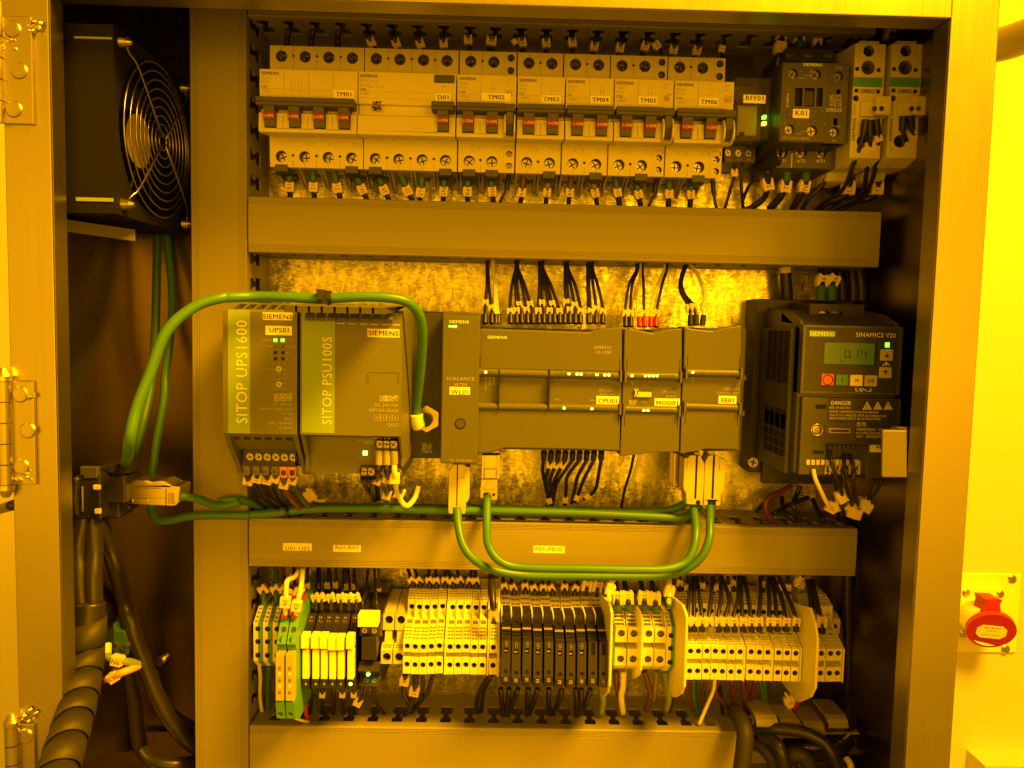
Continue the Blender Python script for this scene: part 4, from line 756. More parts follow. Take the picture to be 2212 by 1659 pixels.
# lower terminals standing behind, far right
b=MB(); r=rect('U',1700,375,1868,560,40); b.body([(r[3]+6,6),(r[3]+5,26),(r[3],40),(r[2],40),(r[2],6)],r[0],r[1],'beige2',{2:[('c',mm('U',45+i*88,40),mm('U',105,40),2.1,6,'cup','void') for i in (0,1)],1:[('r',.8+i*3.2,3.4+i*3.2,1+j*4,3+j*4,.7,'beige2','cup') for i in range(4) for j in range(3)]}); tname(b,'cream double terminal behind the last blocks at the far right','rear terminals at the far right')
b=MB(); r=rect('U',1868,520,1950,680,26); b.body([(r[3]+3,6),(r[3]+3,18),(r[3],26),(r[2],26),(r[2],6)],r[0],r[1],'beige2',{2:[('c',mm('U',38,26),mm('U',85,26),2.1,5,'cup','void')]}); tname(b,'small deep set cream terminal at the extreme right of the row','rear terminals at the far right')
# yellow separator plates
def sep(z,X,ys,df,label,th=2.0,m='yel2'):
    ytop,yc1,yc2,yb1,yb2,yb3=ys; x=1200 if z=='U' else (1385 if z=='R' else 700)
    q=[(zy(z,x,ytop,18),10),(zy(z,x,ytop,18),18),(zy(z,x,yc1,df-14),df-16),(zy(z,x,(yc1+yc2)/2,df-4),df-6),(zy(z,x,yc2,df),df-.5),(zy(z,x,yb1,df),df),(zy(z,x,yb1+(yb2-yb1)*.6,df-8),df-7),(zy(z,x,yb2,df-26),df-26),(zy(z,x,yb2,df-34),df-34),(zy(z,x,yb3,16),16),(zy(z,x,yb3,16),10)]
    b=MB(); b.px_(q,X-th/2,X+th/2,m); o=b.build('separator_plate',bevel=.5,seg=2); o['label']=label; o['category']='separator plate'; o['group']='yellow separator plates'
sep('R',W('R',1398,1000,98)[0],(330,490,600,1385,1500,1280),98,'yellow separator plate right of the black fuse terminals')
sep('S',W('S',708,700,98)[0],(245,370,470,1015,1098,900),98,'middle yellow separator plate beside the green striped terminal')
sep('S',W('S',1745,800,98)[0],(300,380,620,1015,1118,900),98,'rightmost yellow separator plate cutting through the cream terminals')
sep('R',W('R',1738,900,82)[0],(420,560,680,1210,1300,1160),82,'thin yellow separator between the two pairs of wide terminals',1.4)
# ten black fuse terminals
def fuse(X,w,label,lit,dz):
    th=thing('fuse_terminal',label,'fuse terminal',(X+w/2,zy('R',700,1410,92),6),'black lever fuse terminals')
    Z=lambda y,d:zy('R',700,y,d)+dz
    P=[(Z(405,32),6),(Z(405,32),32),(Z(590,46),46),(Z(700,46),46),(Z(1380,80)+.1,40),(Z(1380,80),6)]
    F={1:ladder(1,seglen(P,1)-1,3,w)}
    b=MB(); b.body(P,X,X+w-.1,'beige',F); b.box(X+.3,X+1.2,Z(690,60),Z(592,60),44,64,'beige2'); b.build('base',th)
    b=MB(); Q=[(Z(597,60),44),(Z(597,60),62),(Z(770,74),74),(Z(792,77),77),(Z(872,84),84),(Z(905,88),88),(Z(1300,93),93),(Z(1395,90),90),(Z(1412,80),70),(Z(1412,80),48)]
    x0=X+1.0; x1=X+w-.35; ww=x1-x0
    b.body(Q,x0,x1,'blk2',{1:[('c',ww/2,seglen(Q,1)*.6,1.9,.8,'black','blk2')],3:[('r',.5,ww-.5,1.0,2.6,1,'black','void'),('r',.5,ww-.5,3.8,5.2,1,'black','void')],5:[('r',ww*.28,ww*.72,.5,9.4,1.6,'black','void'),('c',ww/2,seglen(Q,5)*.86,1.6,1,'black','void')]})
    lv=b.build('lever',th,bevel=.25,seg=1)
    b=MB(); b.box(x0+.1,x1-.1,Z(789,79),Z(779,79),75,77.6,'gink'); b.build('marker_edge',lv)
    b=MB()
    for k in range(3): b.box(x0+ww*.3,x0+ww*.7,Z(1318+k*16,93.3),Z(1315+k*16,93.3),92,92.9-.2*k+.25,'gink')
    b.build('embossed_mark',lv)
    if lit:
        b=MB(); xc=(x0+x1)/2; zc=Z(945,88); b.ring((xc,zc+1,88.2),1.0,.3,'grey',n=14); b.ring((xc+.2,zc-1.2,88.2),1.0,.3,'grey',n=14)
        for e in (-.8,.1,.8): b.box(xc+e-.2,xc+e+.2,zc-5.4,zc-4.7,88,88.6,'wink')
        b.build('indicator_circuit',lv,label='small indicator circuit seen through the lever window')
xf=[197,302,415,528,642,757,872,985,1100,1212]; wf=W('R',1212,800,76)[0]-W('R',1100,800,76)[0]
for i,x in enumerate(xf):
    lab='%s black fuse terminal from the left'%ORD[i] if i<8 else ('ninth black fuse terminal, the left one with an empty dark window' if i==8 else 'last black fuse terminal with an empty window, beside the yellow separator')
    fuse(W('R',x,700,60)[0],wf,lab,i<8,(.6,-.2,.6,-.3,.5,-1,-1,-.2,.2,.2)[i])
# wide cream terminals between separators
G4='wide cream terminals between the yellow separators'
def wide(X,w,label,first=None):
    Z=lambda y,d:zy('R',1700,y,d)
    P=[(Z(570,48),6),(Z(570,48),48),(Z(735,58),58),(Z(742,66),66),(Z(912,66),66),(Z(915,66),48),(Z(980,66)+.1,48),(Z(983,66),66),(Z(1165,66),66),(Z(1232,60),54),(Z(1232,60),6)]
    L1=seglen(P,1); b=MB(); F={1:[('r',.8,w-1.2,L1*k/4+.5,L1*(k+.62)/4+.5,1.2,'beige','cup') for k in range(4)],3:[('c',w*.5,seglen(P,3)*.42,2.9,3.5,'cup','screw')],7:[('c',w*.5,seglen(P,7)*.6,2.9,3.5,'cup','screw')],5:[('r',w*.2,w*.85,.5,seglen(P,5)-.6,2,'cup','void')],8:[('r',.6,w-.8,.6+k*1.7,1.3+k*1.7,.5,'beige','cup') for k in range(3)]}
    b.body(P,X,X+w-.3,'beige2',F); return tname(b,label,G4)
wa=mm('R',132,66)
for x,s in ((1448,'wide cream terminal nearest the left yellow separator'),(1585,'wide cream terminal second from the left, left of the thin separator'),(1750,'wide cream terminal just right of the thin yellow separator'),(1880,'wide cream terminal fourth from the left beside a striped earth terminal')): wide(W('R',x,800,66)[0],wa if x<1700 else mm('R',126,66),s)
# green and cream earth terminals
def earth(z,x,yy,X,w,d,label,zc='beige2',hol=None,slots=None,dd=(0,0)):
    ya,yb,yc,yd=yy; Z=lambda y,k:zy(z,x,y,k); b=MB()
    for j,(xa,xb_,m) in enumerate(((X,X+w/2,zc),(X+w/2,X+w-.15,'ygreen'))):
        P=[(Z(ya,d-14),6),(Z(ya,d-14),d-14),(Z(yb,d),d),(Z(yc,d),d),(Z(yd,d-8),d-10),(Z(yd,d-8),6)]; L=seglen(P,1); L2=seglen(P,2)
        F={1:[('r',.5,w/2-.6,L*(k+.25)/4,L*(k+.75)/4,1,m,'cup') for k in range(4)],2:[]}
        b.body(P,xa,xb_,m,F)
        for k in range(3): b.box(xa+.2,xb_-.4,P[3][0]-1.6-k*1.8,P[3][0]-1-k*1.8,d-6-k*2,d-2.2-k*2.2,m)
    for y in hol: p=W(z,0,y,d); b.cyl((X+w/2-.2,p[1],d-.35),(0,0,1),2.1,.45,'void',18)
    return tname(b,label,'green striped earth terminals')
wg=mm('O',118,62)
for x,s in ((152,'green and cream earth terminal at the far left end'),(271,'second green and cream earth terminal from the left end'),(390,'third green and cream earth terminal, half hidden by the green converter')):
    earth('O',260,(592,800,1275,1345),W('O',x,1000,62)[0],wg,62,s,hol=(868,1028,1198))
earth('R',2050,(572,740,1165,1235),W('R',2000,900,66)[0],mm('R',110,66),66,'green and cream earth terminal left of the middle yellow separator',hol=(805,945,1098))
earth('R',1430,(572,740,1165,1235),W('R',1350,900,66)[0],mm('R',95,66),66,'green and cream earth terminal hidden behind the left yellow separator',hol=(790,1090))
# green signal converters
def conv(xo,label):
    X0_=W('O',430+xo,1120,106)[0]; w=mm('O',112,106); Z=lambda y,k:zy('O',560,y,k)
    th=thing('signal_converter',label,'signal converter',(X0_+w/2,Z(1991,100),6),'slim green signal converters')
    P=[(Z(300,28),6),(Z(300,28),28),(Z(430,50),50),(Z(560,72),74),(Z(740,92),92),(Z(1060,104),104),(Z(1185,106),100),(Z(1777,106)+.2,100),(Z(1777,106),107),(Z(1985,104),104),(Z(1991,92),92),(Z(1991,92),40),(Z(1860,30),6)]
    b=MB(); b.body(P,X0_,X0_+w,'ygreen',{4:[('c',w*.5,seglen(P,4)*.45,2.3,1.5,'ygreen','screw')],8:[('c',w*.45,seglen(P,8)*.75,2,2,'ygreen','screw')],5:[('r',1,w-1,2,4,1,'ygreen','cup')]}); b.box(X0_+w*.48,X0_+w*.5,Z(1050,104),Z(930,98),90,103.9,'logo'); b.build('housing',th,bevel=.3,seg=1)
    b=MB(); b.box(X0_+.3,X0_+w-.3,Z(1770,108),Z(1190,108),98,108,'frost'); 
    for k in range(5): b.box(X0_+w*.3,X0_+w*.7,Z(1390+k*75,108),Z(1340+k*75,108),107.6,108.2,'beige' if k%2 else 'cup')
    b.build('frosted_lid',th,bevel=.4,seg=1)
    b=MB(); b.box(X0_+w*.15,X0_+w*.8,Z(742,95),Z(685,95),84,96,'red'); b.build('connector_plug',th,bevel=.4,seg=1)
    b=MB(); b.box(X0_+w*.25,X0_+w*.85,Z(560,80),Z(500,80),66,76,'red'); b.build('connector_plug',th,bevel=.4,seg=1)
conv(0,'slim green signal converter, the left of the pair'); conv(126,'slim green signal converter, the right of the pair next to the yellow relays')
# six slim relays
xr=[745,868,975,1080,1184,1306]
for i,x in enumerate(xr):
    X=W('O',x,1050,90)[0]; w=mm('O',104,90); Z=lambda y,k:zy('O',1080,y,k); dz=(0,0,0,-1.1,-1,0)[i]
    th=thing('slim_relay','%s slim relay with yellow front counted from the green converters'%ORD[i] if i<5 else 'last slim relay with yellow front and its green lamp lit','relay',(X+w/2,Z(1620,70),6),'slim relays with yellow fronts')
    P=[(Z(590,44),6),(Z(590,44),44),(Z(690,66),66),(Z(800,72),72),(Z(900,80),80),(Z(955,84),84),(Z(1500,84),84),(Z(1505,90),88),(Z(1615,88),88),(Z(1620,60),60),(Z(1640,60),6)]
    b=MB(); b.body(P,X,X+w-.2,'blk2',{2:[('c',w/2,seglen(P,2)*.75,1.7,1,'black','screw')],3:[],7:[]}); b.text('14',(X+w*.4,Z(728,68),68.6),1.7,'wink',0,'c'); b.text('24',(X+w/2,Z(1525,88.3),88.3),.9,'gink'); b.build('socket',th,bevel=.3,seg=1)
    b=MB(); b.box(X+.1,X+w-.35,Z(1125,92)+dz,Z(960,92)+dz,83,92,'yel'); b.build('marker_plate',th,bevel=.4)
    b=MB(); b.box(X+w*.15,X+w-.4,Z(1500,90),Z(1140,90)+dz,74,90,'yel'); b.build('relay_body',th,bevel=.4)
    b=MB(); p=W('O',x+52,1560,88); b.cyl((X+w*.5,p[1],87.6),(0,0,1),1.15 if i<5 else 1.7,1,'gwire' if i<5 else 'ledw',14,r2=.8); b.build('status_lamp',th)
# interface relay with blank yellow label
X0_=W('O',1448,1000,84)[0]; w=mm('O',265,84); Z=lambda y,k:zy('O',1580,y,k)
th=thing('interface_relay','black interface relay with a blank yellow label plate and a lit green lamp','relay',(X0_+w/2,Z(1590,80),6))
P=[(Z(420,34),6),(Z(420,34),34),(Z(640,56),56),(Z(690,66),66),(Z(860,74),74),(Z(960,76),76),(Z(965,60),60),(Z(1275,60)+.1,60),(Z(1275,76),76),(Z(1400,82),82),(Z(1425,78),78),(Z(1440,70),70),(Z(1585,76),76),(Z(1590,60),40),(Z(1590,60),6)]
b=MB(); b.body(P,X0_,X0_+w,'blk2',{4:[('c',w*.22,seglen(P,4)*.36,2.2,1.2,'black','screw'),('c',w*.7,seglen(P,4)*.36,2.2,1.2,'black','screw')],11:[('c',w*.3,seglen(P,11)*.5,2.1,1.2,'black','screw'),('c',w*.72,seglen(P,11)*.5,2.1,1.2,'black','screw')]}); b.zt('COM','O',1608,632,18,56.4,'gink'); b.build('socket',th,bevel=.4,seg=1)
b=MB(); b.rbox('O',1495,975,1680,1270,56,82,'black'); b.build('relay_body',th,bevel=.8); b=MB(); b.rbox('O',1447,703,1699,855,74,86,'yel'); b.build('marker_plate',th,bevel=.5); b=MB(); p=W('O',1572,1452,80); b.cyl((p[0],p[1],76),(0,0,1),1.8,3,'ledw',14,r2=1.2); b.build('status_lamp',th)
# beige fuse holders
for xo,s in ((0,'beige fuse holder terminal, the left of two'),(152,'beige fuse holder terminal, the right of two beside the cream terminals')):
    XA=W('O',1738+xo,1200,70)[0]; w=mm('O',148,70); Z=lambda y,k:zy('O',1850,y,k)
    P=[(Z(482,28),6),(Z(482,28),28),(Z(665,50),50),(Z(690,58),58),(Z(885,60),60),(Z(886,60),40),(Z(1065,66)+.1,40),(Z(1065,66),64),(Z(1140,70),70),(Z(1308,70),70),(Z(1308,70),6)]
    b=MB(); b.body(P,XA,XA+w-.4,'beige',{3:[('c',w*.5,seglen(P,3)*.35,3.2,4,'cup','void')],8:[('c',w*.5,seglen(P,8)*.48,3.2,4,'cup','void')],7:[('r',1,w-1.6,1.2,2.4,.8,'beige','cup'),('r',1,w-1.6,3.2,4.2,.8,'beige','cup')]}); b.px_([(Z(886,60),38),(Z(886,60),58),(Z(940,62),60),(Z(1065,64),64),(Z(1065,64),38)],XA+w*.17,XA+w*.78,'beige'); tname(b,s,'beige fuse holders',name='fuse_holder',cat='fuse holder',bev=.3)
# ================================================================ WIRES
WC=[0]
def frame_at(P,t):
    tot=sum((P[i+1]-P[i]).length for i in range(len(P)-1))*t; acc=0
    for i in range(len(P)-1):
        l=(P[i+1]-P[i]).length
        if acc+l>=tot or i==len(P)-2: return P[i].lerp(P[i+1],(tot-acc)/max(l,1e-6)),(P[i+1]-P[i]).normalized()
        acc+=l
def wtag(par,p,t,text,s=1.0,wd=6.6,ln=6.9,m='tag',r=0):
    """printed clip-on marker; text runs along the wire"""
    a=Vector((t.x,t.y,0)); a=a.normalized() if a.length>.2 else Vector((0,-1,0)); 
    if a.y<0: a=-a
    if abs(a.x)>abs(a.y)*1.3 and a.x<0: a=-a
    side=Vector((a.y,-a.x,0)); n=Vector((0,0,1)); wd*=s; ln*=s; h=max(1.9*s,r+.45); b=MB()
    def bx(u0,u1,v0,v1,n0,n1):
        v=[tuple(p+side*u+a*w_+n*k) for u in (u0,u1) for w_ in (v0,v1) for k in (n0,n1)]
        b.add(v,[(0,1,3,2),(4,6,7,5),(0,4,5,1),(2,3,7,6),(0,2,6,4),(1,5,7,3)],m)
    bx(-wd/2,wd/2,-ln/2,ln/2,-h,h)
    for u in (-wd*.32,wd*.32): bx(u-wd*.12,u+wd*.12,ln/2-.02,ln/2+.8*s,-h*.8,h*.7); bx(u-wd*.16,u+wd*.16,-ln/2-.35*s,-ln/2+.02,-h*.8,h*.7)
    bx(-wd/2-.5*s,-wd/2+.01,-ln*.2,ln*.25,-h*.7,h*.5)
    if text: b.text(text,tuple(p+n*(h+.06)),min(3.2*s,ln*.8/max(1,textgeo(text,False)[2])*1.0) if len(text)>1 else 2.6*s,'ink',ax=(a,-side))
    return b.build('number_tag',par,bevel=.25,seg=1)
def wire(z,pts,label,group=None,r=1.15,m='cable',tags=(),sl=None,sm='black',sr=1.9,sub=6,cat='wire',name='wire',n=8,ts=1.0,sl2=None):
    P=[Vector(W(z,x,y,d)) for x,y,d in pts]; b=MB(); b.tube(P,r,m,n,sub); o=b.build(name); o['label']=label; o['category']=cat
    if group: o['group']=group
    S_=smooth([tuple(p) for p in P],8); S_=[Vector(p) for p in S_]
    if sl:
        q=MB(); acc=0; a=[S_[0]]
        for i in range(len(S_)-1):
            acc+=(S_[i+1]-S_[i]).length; a.append(S_[i+1])
            if acc>=sl: break
        dirn=(a[-1]-a[0]).normalized(); q.cyl(tuple(a[0]),tuple(dirn),sr,sl,sm,12,r2=sr*.92); q.build('ferrule_sleeve',o)
    tl=sum((S_[i+1]-S_[i]).length for i in range(len(S_)-1))
    for t,s in tags: t=min(.93,max(t,((sl or 0)+4.0*ts)/tl)); p,tt=frame_at(S_,t); wtag(o,p,tt,s,ts,r=r)
    return o
# --- breaker row, below
GB='wires leaving the breakers downwards'
lst=[((625,370,34),(628,440,30),'R1','green'),((676,370,34),(680,441,30),'S1','g'),((722,373,34),(738,442,30),'T1','g'),((770,378,34),(798,443,30),'N1','g'),((818,380,34),(846,444,30),'2R','g'),((868,382,34),(896,444,30),'2S','g'),((912,384,34),(906,444,30),'2T','g'),((960,382,34),(957,446,30),'2N','g'),((1010,382,34),(1010,447,30),'R6','g'),((1060,382,34),(1067,448,30),'N6','g')]
for i,(a,b_,s,_) in enumerate(lst): wire('0',[a,((a[0]*.6+b_[0]*.4),a[1]+28,34),b_],'thick black wire tagged %s below the breakers'%s,GB,2.2,tags=[(.5,s)],sl=8,sm='dgreen',sr=3.1,ts=1.05)
for a,b_,s,mm_,rr in [((325,195,34),(300,410,30),'R4','brown',2.0),((520,195,34),(500,415,30),'N4','grey',2.0),((700,195,34),(680,418,30),'R5','brown',2.0),((872,200,34),(908,424,30),'N5','grey',2.0),((1050,195,34),(1085,430,30),'S31','dgreen',2.3),((1215,210,34),(1252,432,30),'N31','dgreen',2.3),((1480,205,34),(1470,436,30),'T31','dgreen',2.3),((1650,210,34),(1643,440,30),'N32','dgreen',2.3)]:
    wire('X',[a,((a[0]*.6+b_[0]*.4),a[1]+100,34),b_],'thick black wire tagged %s below the breakers'%s,GB,rr,tags=[(.52,s)],sl=9,sm=mm_,sr=2.6 if rr<2.1 else 3.1,ts=.95)
for a,c,b_,k in [((212,175,30),(205,250,30),(138,400,30),'TM02'),((1377,205,30),(1375,290,30),(1315,430,30),'TM05'),((1820,215,30),(1822,290,30),(1852,445,30),'TM06')]:
    wire('X',[a,c,b_],'thin black wire under the auxiliary switch of the breaker labelled %s'%k,GB,1.25,sl=12,sm='black',sr=1.9)
# --- breaker row, above
GA='wires dropping from the top duct into the breakers'
tp=[('B',400,330,420,'',0),('B',610,330,640,'',0),('B',840,330,850,'',0),('B',1155,385,1060,'1',1),('B',1370,397,1290,'1',1),('B',1578,400,1500,'1',1),('B',1772,398,1740,'1',1),('B',1980,362,1970,'2S',1),('B',2165,370,2190,'2S',1),('C',85,372,95,'2S',1),('C',350,385,330,'2T',1),('C',556,390,550,'2N',1),('C',783,385,780,'2S',1),('C',965,420,1000,'2N',1),('C',1188,432,1230,'2N',1),('C',1402,418,1470,'2N',1),('C',1650,450,1700,'2N',1),('C',1850,458,1920,'2N',1)]
for i,(z,x,y,xt,s,tg) in enumerate(tp):
    o=wire(z,[(x+ (x-xt)*.3,y+90,30),(x,y+30,30),((x+xt)/2,y-70,34),(xt,y-190,30)],'black wire with a number tag above the breakers, %s from the left'%ORD[min(i,17)] if tg else 'untagged black wire above the leftmost breaker, %s from the left'%ORD[i],GA,2.3,tags=[(.34,s)] if tg else [],ts=.95)
wire('C',[(1560,470,34),(1515,395,38),(1470,330,36)],'short wire with tilted tag 200 above the breaker row',GA,1.1,tags=[(.5,'200')],ts=.85); wire('C',[(2085,520,30),(2085,425,30),(2140,300,30)],'thin wire with small tag 2 above the last breaker',GA,1.1,tags=[(.4,'2')],ts=.75)
wire('C',[(330,440,38),(270,345,38),(300,280,36)],'thin wire with a tilted blank tag above the TM03 breaker',GA,1.1,tags=[(.45,'')],ts=.6)
# --- right side, contactor and relays
GD='wires around the contactor and solid state relays'
wire('D',[(470,480,44),(478,400,46),(488,320,46),(500,250,44),(505,190,40)],'thick black wire with tag S2 beside the contactor top',GD,3.0,tags=[(.42,''),(.78,'S2')],ts=1.25)
wire('D',[(640,345,46),(625,300,44),(615,230,40)],'thick black wire with tag T2 above the contactor',GD,3.0,tags=[(.6,'T2')],sl=7,sm='dgreen',sr=3.4,ts=1.3)
wire('D',[(755,345,46),(750,300,44),(745,250,40)],'black wire with tag N2 above the contactor',GD,2.4,tags=[(.5,'N2')],ts=1.0)
wire('D',[(1035,290,50),(1020,230,44),(1010,160,40)],'thick black wire with a pale tag above the left solid state relay',GD,3.0,tags=[(.6,'S3')],ts=1.25); wire('D',[(1300,275,50),(1265,230,40),(1250,150,36)],'thick black wire with a pale tag above the right solid state relay',GD,3.0,tags=[(.5,'T3')],ts=1.25)
wire('D',[(165,1150,40),(160,1250,36),(130,1360,32),(95,1480,28)],'thin black wire tagged 2 under the clear covered relay',GD,1.3,tags=[(.22,'2')],ts=.8)
wire('D',[(225,1150,40),(212,1290,36),(225,1480,28)],'thin black wire hanging straight under the clear covered relay',GD,1.3)
wire('D',[(490,1060,66),(485,1140,66),(430,1210,50),(300,1270,40),(230,1400,30),(225,1490,28)],'thin black wire curving from the contactor terminal T1 to the duct',GD,1.4)
wire('D',[(400,1200,50),(400,1290,44),(380,1390,36),(300,1460,30),(230,1490,26)],'thick black wire tagged S3 below the contactor',GD,2.6,tags=[(.3,'S3')],ts=1.3)
wire('D',[(540,1195,46),(530,1290,42),(490,1390,36),(410,1480,28)],'thick black wire tagged T3 below the contactor',GD,3.0,tags=[(.33,'T3')],sl=9,sm='dgreen',sr=3.6,ts=1.3)
wire('D',[(675,1195,46),(665,1290,42),(620,1400,36),(570,1480,28)],'thick black wire tagged N3 below the contactor',GD,3.0,tags=[(.33,'N3')],sl=9,sm='dgreen',sr=3.6,ts=1.3)
wire('D',[(850,1030,50),(835,1150,46),(790,1300,40),(690,1400,34),(640,1485,28)],'black wire running down right of the contactor',GD,1.9)
wire('D',[(970,1165,50),(975,1300,46),(930,1390,40),(830,1430,34),(750,1490,28)],'thick black wire tagged S32 below the left solid state relay',GD,3.0,tags=[(.38,'S32')],sl=10,sm='dgreen',sr=3.7,ts=1.45)
wire('D',[(1215,1160,50),(1180,1290,46),(1120,1400,38),(950,1420,32),(850,1490,28)],'thick black wire tagged T32 below the right solid state relay',GD,3.0,tags=[(.32,'T32')],sl=10,sm='dgreen',sr=3.7,ts=1.4)
wire('D',[(1095,845,92),(1075,960,90),(1010,1150,80),(930,1340,60),(800,1430,40),(730,1490,28)],'black wire from the left control plug swinging down to the left',GD,1.7,sl=11,sm='black',sr=2.8)
wire('D',[(1120,850,92),(1125,1000,88),(1100,1200,70),(1060,1370,45),(900,1460,32),(800,1500,26)],'black wire from the left control plug carrying a blank white tag',GD,1.7,tags=[(.2,'')],sl=11,sm='black',sr=2.8,ts=1.1)
wire('D',[(1165,845,92),(1180,980,88),(1165,1180,70),(1090,1380,45),(960,1460,30),(860,1500,26)],'black wire with small tag 0 at the left control plug',GD,1.7,tags=[(.12,'0')],sl=11,sm='black',sr=2.8,ts=.75)
wire('D',[(1360,820,92),(1350,900,90),(1380,990,86),(1440,1060,70),(1520,1110,40)],'black wire with tilted tag 3 at the right control plug',GD,1.5,tags=[(.35,'3')],sl=10,sm='black',sr=2.8,ts=.9)
wire('D',[(1410,820,92),(1420,930,88),(1490,1030,74),(1520,1130,60),(1480,1220,40),(1420,1240,20)],'thin black wire with tag 0 looping right of the right control plug',GD,1.0,tags=[(.18,'0')],sl=10,sm='black',sr=2.6,ts=.75)
# --- controller row, top
GC='wires between the middle duct and the controllers'
L1=[(385,372,440,'1','cable','the radio side of the wide controller',372),(392,415,475,'0','cable','',418),(425,440,0,'','yw','',447),(430,458,0,'','yw','',466),
(585,545,500,'0','cable','',550),(588,590,495,'20','cable','',592),(592,612,450,'21','cable','',628),(597,655,490,'22','cable','',668),(602,690,450,'23','cable','',706),
(750,742,497,'24','cable','',746),(757,768,440,'25','cable','',782),(765,818,497,'26','cable','',820),(770,843,447,'27','cable','',856),(776,880,503,'29','cable','',893),
(928,938,435,'20','cable','',925),(935,958,490,'210','cable','',962),(942,998,455,'211','cable','',1000),(950,1035,500,'21','cable','',1034),
(1085,1092,0,'','cable','',1092),(1097,1105,512,'0','cable','',1105),(1110,1145,482,'0','cable','',1145),(1120,1190,520,'0','cable','',1190)]
for i,(xt,xb_,ty,s,m_,_,xs_) in enumerate(L1):
    bulge=random.uniform(-8,8); pts=[(xs_,572,62),(xs_,520,60),(xb_,455 if ty else 470,54),((xb_*.55+xt*.45)+bulge,310,42),(xt,190,30),(xt,100,24)]
    dl=(ty-100)/480 if ty else 0; kd='pale yellow' if m_=='yw' else 'black'
    lab='%s wire entering the wide controller from above, %s from the left'%(kd,ORD[i] if i<18 else ('fourth','third','second','first')[i-18]+' of the last four')
    if i>=18: lab='black wire into the wide controller top, %s of the rightmost four'%ORD[i-18]
    wire('I',pts,lab+(' with tag %s'%s if s and len(lab.split())<12 else ''),GC,1.35,m_,tags=[((575-ty)/480,s)] if s else [],sl=7.5,sm='black',sr=2.2,ts=.72)
for i,(xt,xb_,ty,s,m_,xs_,sm_) in enumerate([(1425,1350,500,'1','cable',1352,'black'),(1435,1385,523,'0','cable',1388,'black'),(1455,1432,520,'40','yw',1450,'red'),(1468,1478,522,'41','cable',1484,'red'),(1620,1530,520,'42','yw',1526,'red'),(1635,1572,522,'43','cable',1563,'red')]):
    wire('I',[(xs_,595,64),(xs_,545,62),(xb_,460,56),((xb_+xt)/2-12*(1 if i<2 else -0.2),300,42),(xt,200,30),(xt,110,24)],'%s wire tagged %s entering the small module from above'%('pale yellow' if m_=='yw' else 'black',s),GC,1.2,m_,tags=[(.16,s)],sl=8,sm=sm_,sr=2.2,ts=.75)
for (pts,m_,s,lab) in [([(1803,585,64),(1805,510,62),(1790,450,56),(1735,350,44),(1735,260,36),(1770,150,24)],'cable','','black wire into the network switch, left of three'),([(1843,585,64),(1840,500,62),(1810,430,56),(1760,370,44),(1740,280,36),(1780,150,24)],'cable','0','black wire tagged 0 into the network switch, middle of three'),([(1886,585,64),(1895,500,62),(1905,400,56),(1890,320,46),(1840,210,34),(1790,140,24)],'yw','','pale yellow wire bowing out above the network switch')]:
    wire('I',pts,lab,GC,1.5,m_,tags=[(.22,s)],sl=8,sm='black',sr=2.4,ts=.85)
# --- controller row, bottom
GE='wires under the wide controller'
for i in range(9):
    x=815+i*52; e=[(860,445),(845,440),(870,445),(835,450),(870,450),(965,440),(1015,430),(1040,420),(1100,400)][i]; mx=[(805,190),(830,240),(860,250),(900,240),(920,260),(985,230),(1060,230),(1110,240),(1210,220)][i]
    wire('M',[(x,55,60),(x-2,110,56),(mx[0],mx[1],44),((mx[0]+e[0])/2-(0 if i!=8 else -30),330,30),(e[0],e[1],26)],'black wire under the wide controller, %s from the left'%ORD[i],GE,1.5,tags=[(.22,'0')] if i in (1,2,3) else ([(.93,'')] if i in (5,7,8,0) else []),sl=8,sm='black',sr=2.5,ts=.72)
wire('M',[(1470,60,50),(1440,200,40),(1400,330,32),(1372,480,26)],'thin black wire hanging below the small module',GE,1.2); wire('M',[(1510,70,50),(1470,220,40),(1400,350,30),(1365,480,24)],'pale yellow wire hanging below the small module',GE,1.1,'yw')
# --- UPS and power supply
GF='wires under the power backup module'
for i,(x,y,s,m_,sm_,end,ty) in enumerate([(268,165,'190','cable','grey',[(300,350,85),(350,470,66),(440,545,52)],.3),(352,165,'10','cable','grey',[(385,350,85),(450,480,66),(540,550,52)],.24),(433,165,'19','cable','grey',[(465,340,85),(520,460,66),(600,530,52)],.3),(515,165,'0','blue','grey',[(530,330,85),(570,450,66),(650,505,52)],.27),(590,170,'91','brown','orange',[(600,350,85),(650,470,70),(740,560,62),(800,575,58)],.4),(665,170,'92','blue','orange',[(680,330,85),(740,460,70),(820,540,62),(890,520,50)],.3)]):
    wire('L',[(x,y,106),(x,y+80,102)]+end,'%s wire with tag %s under the power backup module'%({'cable':'black','blue':'dark blue','brown':'brown'}[m_],s),GF,2.1,m_,tags=[(ty,s)],sl=9 if i<4 else 12,sm=sm_,sr=3.2,ts=1.05)
wire('L',[(790,380,50),(820,440,48),(880,490,46),(940,490,44),(960,470,40)],'pale wire stub with a crumpled blank tag beside the power backup wires',GF,1.6,'yw',tags=[(.3,'')],ts=1.3)
GH='wires under the wide power supply'
wire('L',[(1422,60,124),(1422,140,125),(1410,260,124),(1405,390,70),(1415,480,50)],'black wire tagged R4 under the power supply',GH,1.9,tags=[(.35,'R4')],sl=10,sm='grey',sr=3.0); wire('L',[(1487,60,124),(1487,140,125),(1490,260,124),(1530,390,70),(1590,480,50)],'black wire tagged N4 under the power supply',GH,1.9,tags=[(.3,'N4')],sl=10,sm='grey',sr=3.0)
wire('L',[(1548,60,124),(1552,140,125),(1560,300,122),(1590,450,86),(1660,535,80),(1730,470,74),(1765,365,70)],'pale yellow earth wire hooking round under the power supply',GH,2.0,'yw',tags=[(.22,'')],sl=9,sm='grey',sr=3.0)
